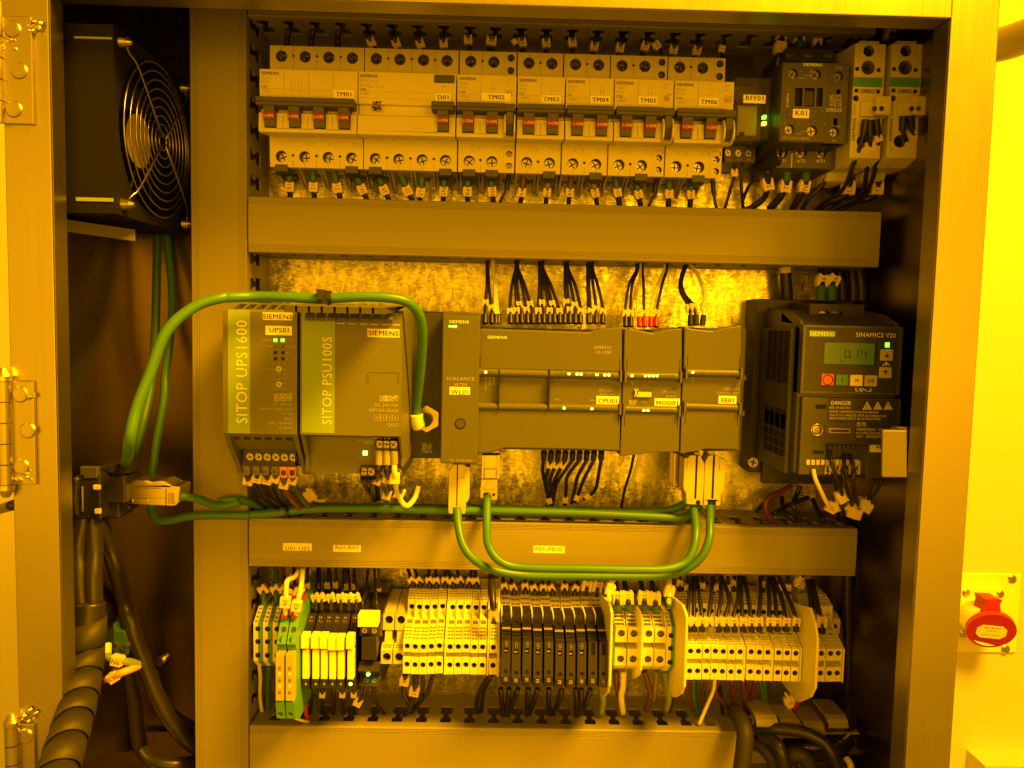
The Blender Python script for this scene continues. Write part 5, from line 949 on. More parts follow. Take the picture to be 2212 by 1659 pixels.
wire('L',[(1290,285,114),(1300,350,100),(1350,430,70),(1410,480,50)],'black wire at the left output of the power supply',GH,1.7,sl=8,sm='black',sr=2.8); wire('L',[(1350,285,114),(1360,400,94),(1380,490,50)],'black wire second from the left at the power supply outputs',GH,1.7,sl=8,sm='black',sr=2.8)
wire('L',[(1470,275,114),(1480,380,98),(1500,480,50)],'black wire tagged 190 at the power supply outputs',GH,1.8,tags=[(.66,'190')],sl=9,sm='grey',sr=3.0); wire('L',[(1600,275,114),(1615,380,98),(1580,480,50)],'black wire tagged 0 at the right output of the power supply',GH,1.8,tags=[(.6,'0')],sl=9,sm='grey',sr=3.0,ts=1.1)
# --- drive
GV='wires of the motor drive'
wire('J',[(610,460,16),(612,340,18),(600,250,20),(590,100,20)],'pale wire with black heat shrink and an arrow tag above the drive',GV,2.0,'tag',tags=[(.3,'')],sl=24,sm='black',sr=5.2,ts=1.2)
for x,s in ((938,'R6'),(1040,'N6')): wire('J',[(x,465,46),(x+3,370,44),(x+10,270,40),(x+(5 if x<1000 else 60),100,30)],'thick black wire tagged %s above the drive'%s,GV,3.0,tags=[(.4,s)],sl=13,sm='dgreen',sr=4.2,ts=1.35)
for i,(x,x2) in enumerate(((1140,1090),(1250,1230),(1330,1300))): wire('J',[(x,470,20),(x,300,18),(x2,100,16)],'thick black cable behind the drive top, %s of three'%ORD[i],GV,4.4)
wire('K',[(865,610,108),(885,700,110),(930,800,108),(1000,940,100),(1050,1000,90)],'bright yellow white wire hanging from the pale clamp strip',GV,1.5,'yw')
wire('K',[(1020,430,104),(1045,550,112),(1085,670,112),(1125,780,106),(1150,920,92),(1140,1060,70)],'black wire with a blank double tag below the drive',GV,1.5,tags=[(.56,'')],ts=1.3)
wire('K',[(1145,610,108),(1160,700,110),(1200,840,104),(1240,960,90)],'black wire from the middle of the pale clamp strip',GV,1.4); wire('K',[(1160,460,104),(1170,600,112),(1200,690,112),(1240,700,112),(1265,640,112),(1245,560,112),(1215,470,104)],'black wire loop joining two clamps of the drive',GV,1.4)
wire('K',[(1250,620,108),(1250,730,110),(1265,850,102),(1300,960,90)],'black wire hanging right of the clamp loop',GV,1.4); wire('K',[(1430,650,96),(1435,740,98),(1410,850,94),(1380,940,86)],'thin black wire from the small strip, left of two',GV,1.2); wire('K',[(1515,660,96),(1520,740,98),(1460,840,94),(1390,950,84)],'thin black wire from the small strip, right of two',GV,1.2)
wire('K',[(1010,620,104),(1070,720,100),(1100,900,80),(1110,1100,50)],'black wire leaning down from the left of the pale clamp strip',GV,1.3)
random.seed(11)
for (cx_,cy_,s,lab) in [(1060,960,'','crumpled bunch of blank wire tags at the end of the yellow white wire'),(1250,1010,'8','crumpled bunch of wire tags showing an 8 under the drive'),(1350,945,'','crumpled bunch of blank wire tags right of the 8 tag')]:
    e=thing('tag_bunch',lab,'wire tags',W('K',cx_,cy_,86),'crumpled tag bunches under the drive')
    for k in range(4):
        p=Vector(W('K',cx_+random.uniform(-35,35),cy_+random.uniform(-35,35),84+random.uniform(-4,6))); g=random.uniform(-1.2,1.2); wtag(e,p,Vector((math.sin(g),math.cos(g),0)),s if k==3 else '',1.05)
wire('K',[(650,770,40),(560,820,44),(440,880,50),(400,960,52),(430,1060,50),(490,1135,46)],'dark red wire curving out under the drive into the duct',GV,2.2,'redw')
for i,pts in enumerate([[(740,770,30),(700,860,30),(670,950,40),(720,1060,40),(735,1140,40)],[(560,880,20),(570,1000,30),(640,1060,40),(720,1140,40)],[(860,900,20),(900,1000,30),(950,1080,40),(965,1150,40)],[(820,880,20),(600,970,24),(480,1040,30)],[(480,860,14),(380,950,20),(320,1015,26)],[(1080,1010,60),(1150,1090,50),(1200,1150,44)]]): wire('K',pts,'black wire in the dark tangle under the drive, %s counted from the red wire'%ORD[i],GV,2.0)
# --- bottom row, wires above
GR='wires above the terminal row'
def drop(z,xt,xb_,yt,yb,s,m_,lab,r=1.25,sm='black',d=60,ts=.8,sl=7,tf=.2,dt=26,bow=0,sr=2.0):
    return wire(z,[(xb_,yb,d),(xb_,yb-(yb-yt)*.25,d-2),((xt+xb_)/2+bow,(yt+yb)/2,(d+dt)/2),(xt,yt,dt)],lab,GR,r,m_,tags=[(tf,s)] if s is not None else [],sl=sl,sm=sm,sr=sr,ts=ts)
drop('L',410,415,1060,1380,'','blue','dark wire with a blank tag above the first earth terminal',1.5,sm='dgreen',d=46,ts=1.1); drop('L',530,525,1060,1380,'','dgreen','dark green wire above the second earth terminal',2.2,sm='orange',d=46,ts=1.1); drop('L',580,600,1060,1370,'','brown','brown wire above the third earth terminal',2.0,sm='dgreen',d=46,ts=1)
wire('L',[(605,1490,94),(607,1400,96),(612,1250,96),(625,1185,92),(690,1150,70),(740,1060,40)],'bright yellow white wire tagged 40 bending over the left green converter',GR,1.9,'yw',tags=[(.14,'40')],ts=1.1)
wire('L',[(697,1490,94),(705,1400,96),(735,1280,94),(750,1170,80),(758,1060,45)],'bright yellow white wire tagged 42 over the right green converter',GR,1.9,'yw',tags=[(.12,'42')],ts=1.1)
wire('L',[(660,1390,76),(650,1330,74),(600,1220,60),(600,1150,46)],'black wire tagged 41 behind the left green converter',GR,1.5,tags=[(.25,'41')]); wire('L',[(745,1380,74),(735,1310,72),(690,1220,56),(680,1060,40)],'black wire tagged 43 behind the right green converter',GR,1.5,tags=[(.25,'43')]); wire('L',[(790,1290,40),(790,1240,38),(800,1070,30)],'black wire tagged 6 behind the green converters',GR,1.4,tags=[(.2,'6')])
for i,(x,xt,s) in enumerate(((870,885,'32'),(922,903,'31'),(1005,985,'82'),(1090,1115,'81'),(1160,1150,'51'),(1222,1200,'83'))): drop('L',xt,x,1060,1440,s,'cable','dark wire tagged %s above the slim relays'%s,1.15,d=62,ts=.95,sl=5.5,tf=.2,bow=14 if i in (2,4,5) else 0)
for i,(x,y,s) in enumerate(((900,1175,'0'),(975,1180,'3'),(1040,1175,''),(1128,1195,'3'),(1198,1192,'5'),(1415,1250,'37'))): wire('L',[(x,y+110,30),(x,y+40,30),(x+8,1060,24)],'wire deep behind the slim relays with a pale tag, %s from the left'%ORD[i],GR,1.2,tags=[(.28,s)],ts=.75)
drop('L',1330,1278,1060,1480,None,'cable','long thin wire into the left side of the interface relay',1.1,d=60); drop('L',1380,1398,1060,1470,None,'cable','long thin wire into the right side of the interface relay',1.1,d=60)
for i,(x,xt,y,s) in enumerate(((562,490,335,'0'),(655,570,335,'0'),(762,750,340,'0'),(850,840,345,''),(955,965,340,'0'),(1065,990,345,'0'),(1158,1100,335,'0'),(1255,1290,345,'0'),(1350,1330,345,''))):
    wire('Q',[(x,y+25,36),(x,y-10,36),((x+xt)/2,y-110,30),(xt,110,24)],'short black wire into the cream terminals from above, %s from the left'%ORD[i],GR,1.5,tags=[(.22,s)],sl=3.6,sm='black',sr=2.6,ts=.85)
wire('Q',[(1563,800,78),(1560,700,76),(1545,450,66),(1535,250,52),(1530,120,36)],'thick black wire tagged 9 crossing in front of the last cream terminal',GR,2.9,tags=[(.1,'9')],ts=1.2)
for i,(x,xt,y,s) in enumerate(((243,220,370,'1'),(345,300,380,'2'),(468,455,370,'3'),(572,520,385,''),(665,650,385,'5'),(765,700,385,'6'),(893,893,380,'7'),(1005,1045,388,'8'))):
    wire('R',[(x,y+15,36),(x,y-25,36),((x+xt)/2,y-110,30),(xt,170,24)],'black wire tagged %s above the black fuse terminals'%s if s else 'black wire with a blank tag above the black fuse terminals',GR,1.4,tags=[(.2,s)],sl=3.6,sm='black',sr=2.5,ts=.85)
for x,y,s in ((1130,400,'R51'),(1245,410,'R52')): wire('R',[(x,y,40),(x+5,y-80,40),(x+12,170,28)],'black wire with long tag %s above the last fuse terminals'%s,GR,1.7,tags=[(.42,s)],ts=1.25)
wire('R',[(1385,500,60),(1380,400,58),(1400,270,50),(1440,190,40)],'thick pale yellow wire with an earth tag right of the fuse terminals',GR,2.6,'yw',tags=[(.15,'+')],sl=8,sm='dgreen',sr=3,ts=1.1); wire('R',[(2030,540,60),(2030,430,58),(2030,300,50),(2025,190,36)],'thick pale yellow wire with an earth tag near the middle yellow separator',GR,2.5,'yw',tags=[(.22,'+')],sl=9,sm='dgreen',sr=3,ts=1.15)
for x,xt,y,s in ((1470,1440,560,'S32'),(1590,1530,560,'N311'),(1765,1710,560,'T32'),(1885,1830,570,'N312')): wire('R',[(x,y,54),(x-5,y-100,54),((x+xt)/2,y-230,44),(xt,180,30)],'thick black wire with long tag %s above the wide terminals'%s,GR,2.3,tags=[(.2,s)],sl=5,sm='dgreen',sr=3.3,ts=1.4)
# fourteen wires into the right hand terminals
tg=['','1','20','7','81','51','83','2','33','31','21','22','23','28']; xb=[300,370,455,540,640,722,810,905,995,1080,1195,1275,1370,1480]; xm=[310,365,430,555,660,750,845,880,960,1090,1185,1250,1320,1400]; xt=[340,375,400,560,650,670,850,880,910,1085,1170,1210,1225,1290]
for i in range(14):
    wire('U',[(xb[i],650,70),(xb[i]-4,585,70),(xb[i]-(4 if i<3 else 12),480,66),(xm[i],300,54),(xt[i],60,30)],('black wire tagged %s into the right hand cream terminals'%tg[i]) if tg[i] else 'black wire half hidden by the middle yellow separator',GR,1.75,tags=[(.12,tg[i])],sl=4,sm='black' if i!=3 else 'grey',sr=2.6,ts=.95)
for i,(x,y,s) in enumerate(((210,140,'0'),(290,185,'0'),(450,170,'0'),(570,195,''),(640,180,''),(730,190,''),(800,140,''),(1100,150,'1'),(1290,185,''),(1385,188,'2'))): wire('U',[(x+10,y+65,24),(x,y+10,24),(x+6,50,20)],'short tagged rear wire in shade above the right terminals, %s from the left'%ORD[i],GR,1.5,tags=[(.3,s)],sl=3.2,sm='black',sr=2.7,ts=.8)
wire('U',[(1755,660,70),(1750,560,70),(1710,380,60),(1650,100,34)],'thick black wire tagged R52 right of the rightmost yellow separator',GR,2.3,tags=[(.15,'R52')],sl=4,sr=3,ts=1.25); wire('U',[(1650,480,60),(1640,300,50),(1600,100,34)],'thick black wire passing behind the rightmost yellow separator',GR,2.3); wire('U',[(1505,230,30),(1520,120,30),(1545,60,26)],'short wire with tag N6 in the shade at the far right',GR,2.4,'grey',tags=[(.6,'N6')],ts=1.3)
# --- bottom row, wires below
GU='wires dropping from the terminals into the bottom duct'
def low(z,pts,m_,r,lab,tags=(),**k): return wire(z,pts,lab,GU,r,m_,tags=tags,**k)
low('O',[(235,1340,50),(240,1500,44),(235,1650,40)]and[(225,1330,50),(238,1480,46),(232,1700,40),(260,1950,34)],'yw',1.6,'pale yellow wire below the first earth terminal')
low('O',[(350,1340,50),(330,1600,40),(330,1950,30)],'dgreen',2.2,'dark green wire below the second earth terminal')
low('T',[(280,300,70),(283,345,60),(300,380,40)],'red',1.6,'short red wire beside the green converters'); low('T',[(235,362,70),(265,372,60),(300,380,50)],'yw',1.2,'pale wire end lying on the bottom duct beside the green converters')
for i,x in enumerate((300,352,400,440,490)): low('T',[(x,232,56),(x+4,300,46),(x-10+4*i,390,30)],'cable',1.7,'black wire below the slim relays, %s from the left'%ORD[i],[(.15,'')] if i in (1,3,4) else (),ts=.7)
low('T',[(540,215,60),(530,265,56),(500,310,46),(505,385,30)],'cable',1.5,'black wire with a blank tag below the interface relay',[(.4,'')],ts=1.0); low('T',[(578,210,60),(580,280,50),(625,345,36)],'cable',1.5,'thin black wire curving right below the interface relay')
low('T',[(715,175,60),(708,250,52),(735,310,44),(712,350,40)],'cable',2.2,'black wire tagged 9 below the first cream terminal',[(.12,'9')],ts=1.15); low('T',[(760,175,60),(755,240,52),(735,320,44),(712,345,40)],'cable',2.4,'black wire with a hanging tag below the second cream terminal',[(.38,'10')],ts=1.2)
low('T',[(790,172,60),(790,240,50),(765,310,40),(730,350,34)],'cable',1.6,'black wire below the third cream terminal'); low('T',[(835,172,60),(810,250,50),(770,300,40),(725,355,34)],'cable',1.9,'black wire sweeping left below the fifth cream terminal')
low('T',[(1085,172,60),(1040,240,50),(1025,300,40),(1035,355,30)],'cable',1.9,'black wire sweeping left below the last cream terminal'); low('T',[(1095,172,58),(1055,250,46),(1045,355,28)],'cable',1.7,'second black wire below the last cream terminal')
for i,(a,m1,e) in enumerate((((1130,235),(1135,300),(1140,375)),((1165,235),(1160,300),(1145,370)),((1205,235),(1180,300),(1150,370)),((1250,235),(1245,300),(1245,360)),((1290,235),(1270,300),(1250,350)),((1340,235),(1338,300),(1345,350)),((1395,235),(1378,300),(1355,350)),((1455,235),(1460,300),(1458,370)),((1480,235),(1478,300),(1465,360)),((1520,235),(1500,300),(1470,350)))): low('T',[(a[0],a[1],56),(m1[0],m1[1],46),(e[0],e[1],34)],'cable',2.3,'black wire below the black fuse terminals, %s from the left'%ORD[i])
low('R',[(1300,1450,50),(1315,1550,46),(1295,1680,40)],'gwire',2.6,'olive green wire below the left yellow separator'); low('R',[(1450,1230,50),(1455,1350,46),(1490,1500,40)],'brown',2.5,'brown wire below the first wide terminal'); low('R',[(1535,1235,52),(1530,1380,50),(1510,1500,46),(1530,1680,38)],'yw',2.6,'pale yellow wire below the second wide terminal')
low('R',[(1765,1235,52),(1800,1350,48),(1830,1500,44),(1780,1640,36)],'brown',2.6,'brown wire below the third wide terminal'); low('R',[(1895,1235,50),(1880,1380,46),(1850,1540,40)],'grey',2.3,'grey wire below the fourth wide terminal'); low('R',[(1990,1235,50),(2010,1380,48),(2030,1520,44),(2000,1650,36)],'gwire',2.6,'olive green wire below the striped earth terminal'); low('R',[(2085,1400,40),(2060,1520,36),(2030,1660,30)],'cable',2.0,'black wire beside the middle yellow separator')
for i,(pts,m_,r_,c_) in enumerate([([(720,960),(715,1060),(760,1180)],'brown',1.8,'brown'),([(745,960),(735,1060),(770,1200)],'redw',1.7,'dark red'),([(765,960),(765,1080),(790,1200),(790,1300)],'dgreen',2.0,'dark green'),([(805,960),(810,1080),(830,1220)],'blue',1.7,'dark grey'),([(860,960),(840,1060),(825,1200)],'brown',1.6,'reddish brown')]): low('S',[(x,y,56-10*k) for k,(x,y) in enumerate(pts)],m_,r_,'%s wire below the right terminals, %s from the middle separator'%(c_,ORD[i]))
low('S',[(935,955,60),(920,1050,58),(860,1190,54),(810,1310,52)],'yw',1.5,'thin bright yellow white wire below the right terminals'); low('S',[(970,960,56),(940,1040,52),(1000,1140,46),(1080,1225,40)],'redw',2.0,'red brown wire bowing left below the right terminals'); low('S',[(1060,960,56),(1082,1060,50),(1070,1200,40)],'redw',2.0,'red brown wire hanging straight below the right terminals')
for i,(x,x2,m_) in enumerate(((1155,1175,'brown'),(1195,1185,'redw'),(1255,1205,'redw'),(1290,1335,'dgreen'),(1320,1345,'dgreen'),(960,1000,'cable'))): low('S',[(x,960,50),((x+x2)/2,1080,42),(x2,1230,30)],m_,1.9,'%s wire in the shade below the right terminals, %s of six'%({'brown':'brown','redw':'dark red','dgreen':'dark green','cable':'black'}[m_],ORD[i]))
low('S',[(1610,1110,50),(1575,1180,44),(1545,1240,36)],'red',1.9,'bright red wire below the rightmost yellow separator'); e=wire('S',[(1490,1060,40),(1520,1110,44),(1540,1180,36)],'pale wire end with tag 5 in the shade at the bottom right',GU,1.4,'tag',tags=[(.5,'5')],ts=1.3)
# ================================================================ NETWORK CABLES AND PLUGS
def cable(pts,r,m,label,name='network_cable',cat='cable',group='green network cables',n=16,sub=8,parts=()):
    b=MB(); b.tube([W(z,x,y,d) for z,x,y,d in pts],r,m,n,sub); o=b.build(name); o['label']=label; o['category']=cat
    if group: o['group']=group
    return o
c1=cable([('M',185,470,78),('M',195,600,88),('M',232,740,95),('M',320,845,97),('M',450,912,92),('M',700,950,88),('M',1100,956,88),('M',1600,955,88),('M',1800,925,89),('M',1945,830,92),('M',2010,700,90),('M',2020,560,80),('M',2022,400,62)],3.2,'green','green network cable looping lowest across the duct from the radio module plug')
c2=cable([('M',403,380,60),('M',400,600,80),('M',415,740,95),('M',500,850,102),('M',660,892,102),('M',1100,903,102),('M',1500,910,102),('M',1700,905,101),('M',1830,860,98),('M',1895,770,95),('M',1918,620,86),('M',1895,420,62)],3.2,'green','green network cable in the upper loop from the chrome plug to the switch')
c3=cable([('F',1520,1105,96),('F',1620,1118,94),('F',1730,1140,86),('F',1850,1185,76),('F',1960,1195,70),('F',2080,1165,67),('L',40,500,67),('L',170,480,66),('L',300,505,58),('L',450,560,46),('L',700,560,46),('L',1000,550,46),('M',0,462,46),('M',450,466,46),('M',1000,480,46),('M',1500,498,47),('M',1700,480,50),('M',1800,450,54),('M',1855,415,58)],3.2,'green','green network cable from the chrome plug at left running above the lower duct')
c4=cable([('E',1440,250,2),('E',1500,900,14),('E',1480,1300,26),('E',1440,1600,34),('F',1430,250,40),('F',1370,600,46),('F',1328,900,50),('F',1318,1100,56),('F',1322,1230,62),('F',1370,1315,66),('F',1480,1325,68),('F',1700,1285,68),('F',2150,1284,67),('L',250,618,66),('L',500,600,63),('L',850,562,60),('L',1400,558,60),('M',0,478,60),('M',500,484,60),('M',1100,500,60),('M',1600,524,60),('M',1780,532,60),('M',1880,505,60),('M',1950,440,58)],3.2,'green','green network cable dropping down the left side and bending along the lower duct')
c5=cable([('E',1375,200,2),('E',1368,600,8),('E',1352,1250,20),('E',1320,1650,40),('F',1250,450,60),('F',1180,700,62),('F',1130,900,40)],3.4,'dgreen','dark green network cable hanging in the shade at the left')
c6=cable([('F',1085,830,90),('F',1112,770,160),('F',1125,640,192),('F',1190,350,190),('F',1300,60,186),('E',1450,1230,182),('E',1700,1010,174),('E',1950,930,166),('H',60,160,160),('H',300,150,146),('H',600,155,145),('H',930,168,144),('H',1300,150,143),('H',1600,175,138),('H',1740,260,130),('H',1795,420,120),('H',1790,700,104),('H',1765,950,90),('H',1748,1100,82),('H',1755,1200,78),('H',1790,1245,74),('H',1830,1225,68)],3.4,'green','green antenna cable arching over the power supplies to the brass socket')
c6['group']='green network cables'
b=MB(); b.tube([W('H',1748,1175,80),W('H',1752,1230,79),W('H',1768,1290,77)],5.0,'yw',14,4); b.build('cable_collar',c6,label='pale collar wrapped round the cable end')
b=MB(); p=W('H',970,165,145); b.tube([(p[0]-2.5,p[1]-3,p[2]),(p[0]-1,p[1]+.2,p[2]+.2),(p[0]+3,p[1]+.6,p[2])],4.6,'black',12,4); b.box(p[0]-6,p[0]-1,p[1]-1,p[1]+5.6,143,151,'black'); b.build('cable_tie',c6,bevel=.5)
b=MB(); p=W('L',628,590,62); b.cyl((p[0]-1.2,p[1]-.5,p[2]),(1,0,0),4.5,2.4,'black',16); b.build('cable_tie',c4)
# printed legend on the straight cable
b=MB(); p0=Vector(W('M',520,505,63.4)); p1=Vector(W('M',1500,535,63.4)); dr=(p1-p0).normalized(); b.text('E2  2x2  P ETHERNET TYPE GREEN  AWG22/1  75°C  SHIELDED  CABLE',tuple((p0+p1)/2),1.7,'ink',ax=(dr,Vector((-dr.y,dr.x,0))),xs=1.4); b.build('printed_legend',c4)
def plug(z,o,pts,d0,d1,label,seam,clip,m='zinc',cab=None):
    b=MB(); b.pf(z,pts,d0,d1,m); t=b.build('network_plug',bevel=.5); t['label']=label; t['category']='plug'; t['group']='metal network plugs'
    q=MB()
    for (x0_,y0_,x1_,y1_) in seam: q.rbox(z,x0_,y0_,x1_,y1_,d1-.3,d1+.07,'void')
    q.build('seam',t)
    if clip:
        q=MB(); q.rbox(z,*clip,d1-.2,d1+.9,m); q.build('latch',t,bevel=.3)
    return t
t=plug('a',0,[(345,400),(375,350),(560,350),(605,395),(662,400),(658,640),(650,930),(630,985),(590,1020),(585,1105),(580,1205),(515,1205),(512,1110),(365,1105),(362,1205),(295,1200),(290,1100),(298,700),(305,480)],58,74,'matt metal network plug under the radio module',[(438,350,446,1070),(292,1100,590,1104),(455,575,560,579)],(565,375,600,580))
t=plug('b',0,[(525,300),(590,295),(640,245),(720,232),(880,250),(965,420),(955,800),(930,1190),(920,1315),(575,1300),(565,1190),(562,1070),(515,990),(500,920)],56,72,'matt metal network plug under the network switch, the left of the front pair',[(775,240,783,1180),(570,1186,925,1190)],(592,290,628,520))
q=MB(); p=W('b',822,1262,72); q.cyl((p[0],p[1],71.9),(0,0,1),1.9,.3,'void',18); q.build('hole',t)
t=plug('b',0,[(1050,255),(1090,240),(1240,240),(1320,290),(1345,318),(1412,330),(1395,950),(1370,1020),(1318,1090),(1310,1210),(1295,1330),(1215,1335),(1215,1215),(1035,1210),(1030,1325),(948,1320),(945,1200),(960,800),(975,400)],56,72.3,'matt metal network plug under the network switch, the right of the front pair',[(1148,245,1156,1180),(950,1200,1310,1204)],(1300,310,1335,545))
q=MB(); q.rbox('b',750,175,880,245,50,66,'beige'); q.rbox('b',1048,140,1192,245,50,66,'beige'); q.build('plug_nose',t,label='pale nose pieces reaching up into the switch')
b=MB(); b.rbox('b',308,180,425,920,34,50,'nickel'); b.rbox('b',440,230,520,1000,34,50,'nickel'); t=b.build('network_plug',bevel=.8); t['label']='dark shiny network plug set deeper, left of the front pair'; t['category']='plug'; t['group']='metal network plugs'
# chrome plug seen from its clip side
th=thing('network_plug','chrome network plug with an open latch under the wide controller','plug',W('a',1000,970,56),'metal network plugs')
b=MB(); b.pf('a',[(885,180),(1190,180),(1150,700),(1150,940),(1140,965),(1000,970),(840,940),(840,800),(862,600)],46,56,'nickel'); b.build('shell',th,bevel=.5)
b=MB(); b.rbox('a',915,425,1120,595,54,58.5,'nickel'); b.pf('a',[(980,610),(1035,610),(1100,790),(900,790)],54,58,'nickel'); b.rbox('a',862,600,1160,625,54,59,'nickel'); b.build('latch',th,bevel=.4)
b=MB()
for q in ((870,180,905,600),(1140,180,1185,600)): b.rbox('a',*q,54,60,'nickel')
b.build('side_rail',th,bevel=.4)
b=MB(); b.rbox('a',900,848,1102,898,55,56.4,'void'); b.rbox('a',980,850,1060,895,55,56.8,'nickel'); b.build('slot',th)
# left chrome plug and black service socket
OFFD=54
th=thing('network_plug','large chrome network plug lying sideways at the black service socket','plug',W('F',1330,1200,40),'metal network plugs')
b=MB(); b.pf('F',[(1100,1015),(1170,970),(1290,975),(1330,990),(1420,980),(1480,1010),(1510,1020),(1575,1030),(1560,1150),(1525,1200),(1095,1180),(1085,1090)],26,46,'nickel'); b.build('shell',th,bevel=1.5,seg=3)
b=MB(); b.rbox('F',1180,1040,1400,1048,45.8,46.5,'black'); b.rbox('F',1440,1050,1446,1200,45.8,46.6,'black'); b.rbox('F',1080,1128,1440,1133,45.8,46.5,'black'); b.rbox('F',1190,1135,1280,1165,45,47.2,'nickel'); b.rbox('F',1462,1090,1505,1185,45,47.4,'steelv'); b.build('shell_rib',th,bevel=.3)
b=MB(); p=W('F',1140,1158,46); b.cyl(p,(0,0,1),1.6,.6,'chrome',12); b.build('rivet',th)
th=thing('service_socket','black panel socket with metal frame on the left cabinet wall','socket',W('F',860,1320,10))
b=MB(); b.rbox('F',655,930,880,1320,20,60,'black'); b.rbox('F',880,940,1090,1180,24,50,'black'); b.rbox('F',880,1170,1040,1310,24,46,'blk2'); b.rbox('F',850,850,1080,940,16,44,'black'); b.pf('F',[(960,1180),(1060,1150),(1140,1205),(1130,1235),(1050,1290),(960,1320)],26,42,'black'); b.build('housing',th,bevel=1.2)
b=MB(); b.pf('F',[(695,858),(845,862),(845,955),(730,958),(728,935),(695,930)],56,61,'dark'); b.build('pale_lug',th,bevel=.6)
for q in ((808,1018,868,1060),(820,1225,872,1270)):
    b=MB(); b.rbox('F',*q,60,62.5,'tag'); b.build('contact_tab',th,bevel=.5)
b=MB(); p=W('F',670,1120,60); b.tube([W('F',668,950,62),W('F',655,1120,62),W('F',672,1290,62)],2,'blk2',8,5); b.rbox('F',710,1030,722,1250,59,61,'grey'); b.rbox('F',1050,845,1130,915,30,46,'blk2'); b.rbox('F',940,845,1000,905,40,50,'blk2'); b.build('frame',th)
# green terminal block at left and its two wires
OFFD=14
th=thing('pluggable_terminal','bright green pluggable terminal block low on the left beside the wrapped bundle','terminal block',W('G',900,980,30))
b=MB(); b.pf('G',[(830,520),(900,510),(930,570),(985,570),(1025,640),(1015,760),(960,800),(870,860),(790,940),(780,800),(830,700)],16,36,'dgreen'); b.rbox('G',780,770,900,940,14,30,'dgreen'); b.build('housing',th,bevel=1)
for x,y in ((908,688),(990,700)): b=MB(); screw(b,W('G',x,y,36),3,1.2,'chrome'); b.build('screw',th)
b=MB(); b.rbox('G',832,800,842,860,30,31,'wink'); b.zt('5','G',905,885,30,36.2,'wink'); b.build('printing',th)
wire('G',[(850,680,48),(838,740,52),(880,790,56),(960,810,56),(1040,820,50),(1100,840,44)],'green wire tagged N6 beside the pluggable terminal',None,3.0,'gwire',tags=[(.5,'N6')],sl=8,sm='yw',sr=3.4,ts=1.15,n=12)
wire('G',[(820,960,48),(880,945,54),(960,905,58),(1040,875,52),(1100,850,44)],'red orange wire tagged R51 beside the pluggable terminal',None,2.9,'orange',tags=[(.4,'R51')],sl=7,sm='brown',sr=3.6,ts=1.2,n=12)
OFFD=0
# wrapped bundle and thick black cables
cable([('F',740,1250,106),('G',620,-80,112),('G',628,150,118),('G',655,420,122)],6.6,'cable','glossy thick black cable at the left above the spiral wrap, outer of two','power_cable','cable','thick black cables at the left')
cable([('F',800,1250,104),('G',745,-80,110),('G',738,150,117),('G',745,420,121)],6.4,'cable','glossy thick black cable at the left above the spiral wrap, inner of two','power_cable','cable','thick black cables at the left')
P=[W(z,x,y,d) for z,x,y,d in (('G',712,350,124),('G',700,560,128),('G',675,850,138),('G',615,1150,165),('G',545,1400,192),('G',470,1640,215),('G',370,1900,235),('G',300,2150,250))]
th=thing('wrapped_cable_bundle','thick cable bundle in black spiral wrap along the left of the cabinet','cable bundle',P[-1])
b=MB(); b.tube(P,10.6,'black',20,10); b.build('cable_core',th)
S_=[Vector(p) for p in smooth(P,24)]; L=[0]
for i in range(1,len(S_)): L.append(L[-1]+(S_[i]-S_[i-1]).length)
b=MB(); pitch=20.5; wdt=18.6; seg_=26; tot=L[-1]; nt=int(tot/pitch); v=[]; f=[]
def at_len(s):
    s=max(0,min(tot-.01,s))
    for i in range(1,len(L)):
        if L[i]>=s: t=(s-L[i-1])/(L[i]-L[i-1]); return S_[i-1].lerp(S_[i],t),(S_[i]-S_[i-1]).normalized()
N=nt*seg_
for k in range(N+1):
    for j,e in enumerate((0,.5,1)):
        s=k/seg_*pitch+e*wdt; p,t=at_len(s); u=t.cross(Vector((0,0,1))).normalized(); w_=t.cross(u); q=2*math.pi*k/seg_; rr=12.0 if j==1 else (11.4 if j==0 else 12.3); v.append(tuple(p+(u*math.cos(q)+w_*math.sin(q))*rr))
for k in range(N):
    for j in range(2): f.append((3*k+j,3*k+j+1,3*(k+1)+j+1,3*(k+1)+j))
b.add(v,f,'wrap',True); o=b.build('spiral_wrap',th); so=o.modifiers.new('thickness','SOLIDIFY'); so.thickness=.0009; so.offset=1
GK='thick black cables at the left'
cable([('F',850,1300,96),('G',900,0,80),('G',985,350,44),('G',1060,600,44),('G',1150,850,44),('G',1240,1080,44),('G',1350,1280,42),('G',1480,1430,36),('G',1620,1540,20)],6.4,'cable','thick black cable curving across the left compartment to the right','power_cable','cable',GK)
cable([('G',820,20,30),('G',900,300,30),('G',980,700,28),('G',1010,900,26),('G',1060,1150,24),('G',1080,1330,22),('G',1110,1500,20)],6.2,'wrap','dark sleeved cable hanging behind the green pluggable terminal','power_cable','cable',GK)
cable([('G',1200,900,30),('G',1250,1060,32),('G',1340,1200,32),('G',1450,1290,30),('G',1620,1370,16)],5.0,'cable','black printed cable on the inner side of the big curve','power_cable','cable',GK)
cable([('G',1130,1520,40),('G',1200,1600,46),('G',1330,1630,46),('G',1450,1625,40),('G',1620,1600,20)],5.4,'cable','thick black cable lying along the cabinet floor at the left','power_cable','cable',GK)
b=MB(); b.rbox('G',1130,1370,1570,1700,-18,-2,'steeld'); o=b.build('junction_plate'); o['label']='dark steel plate low on the back wall at the left'; o['category']='plate'
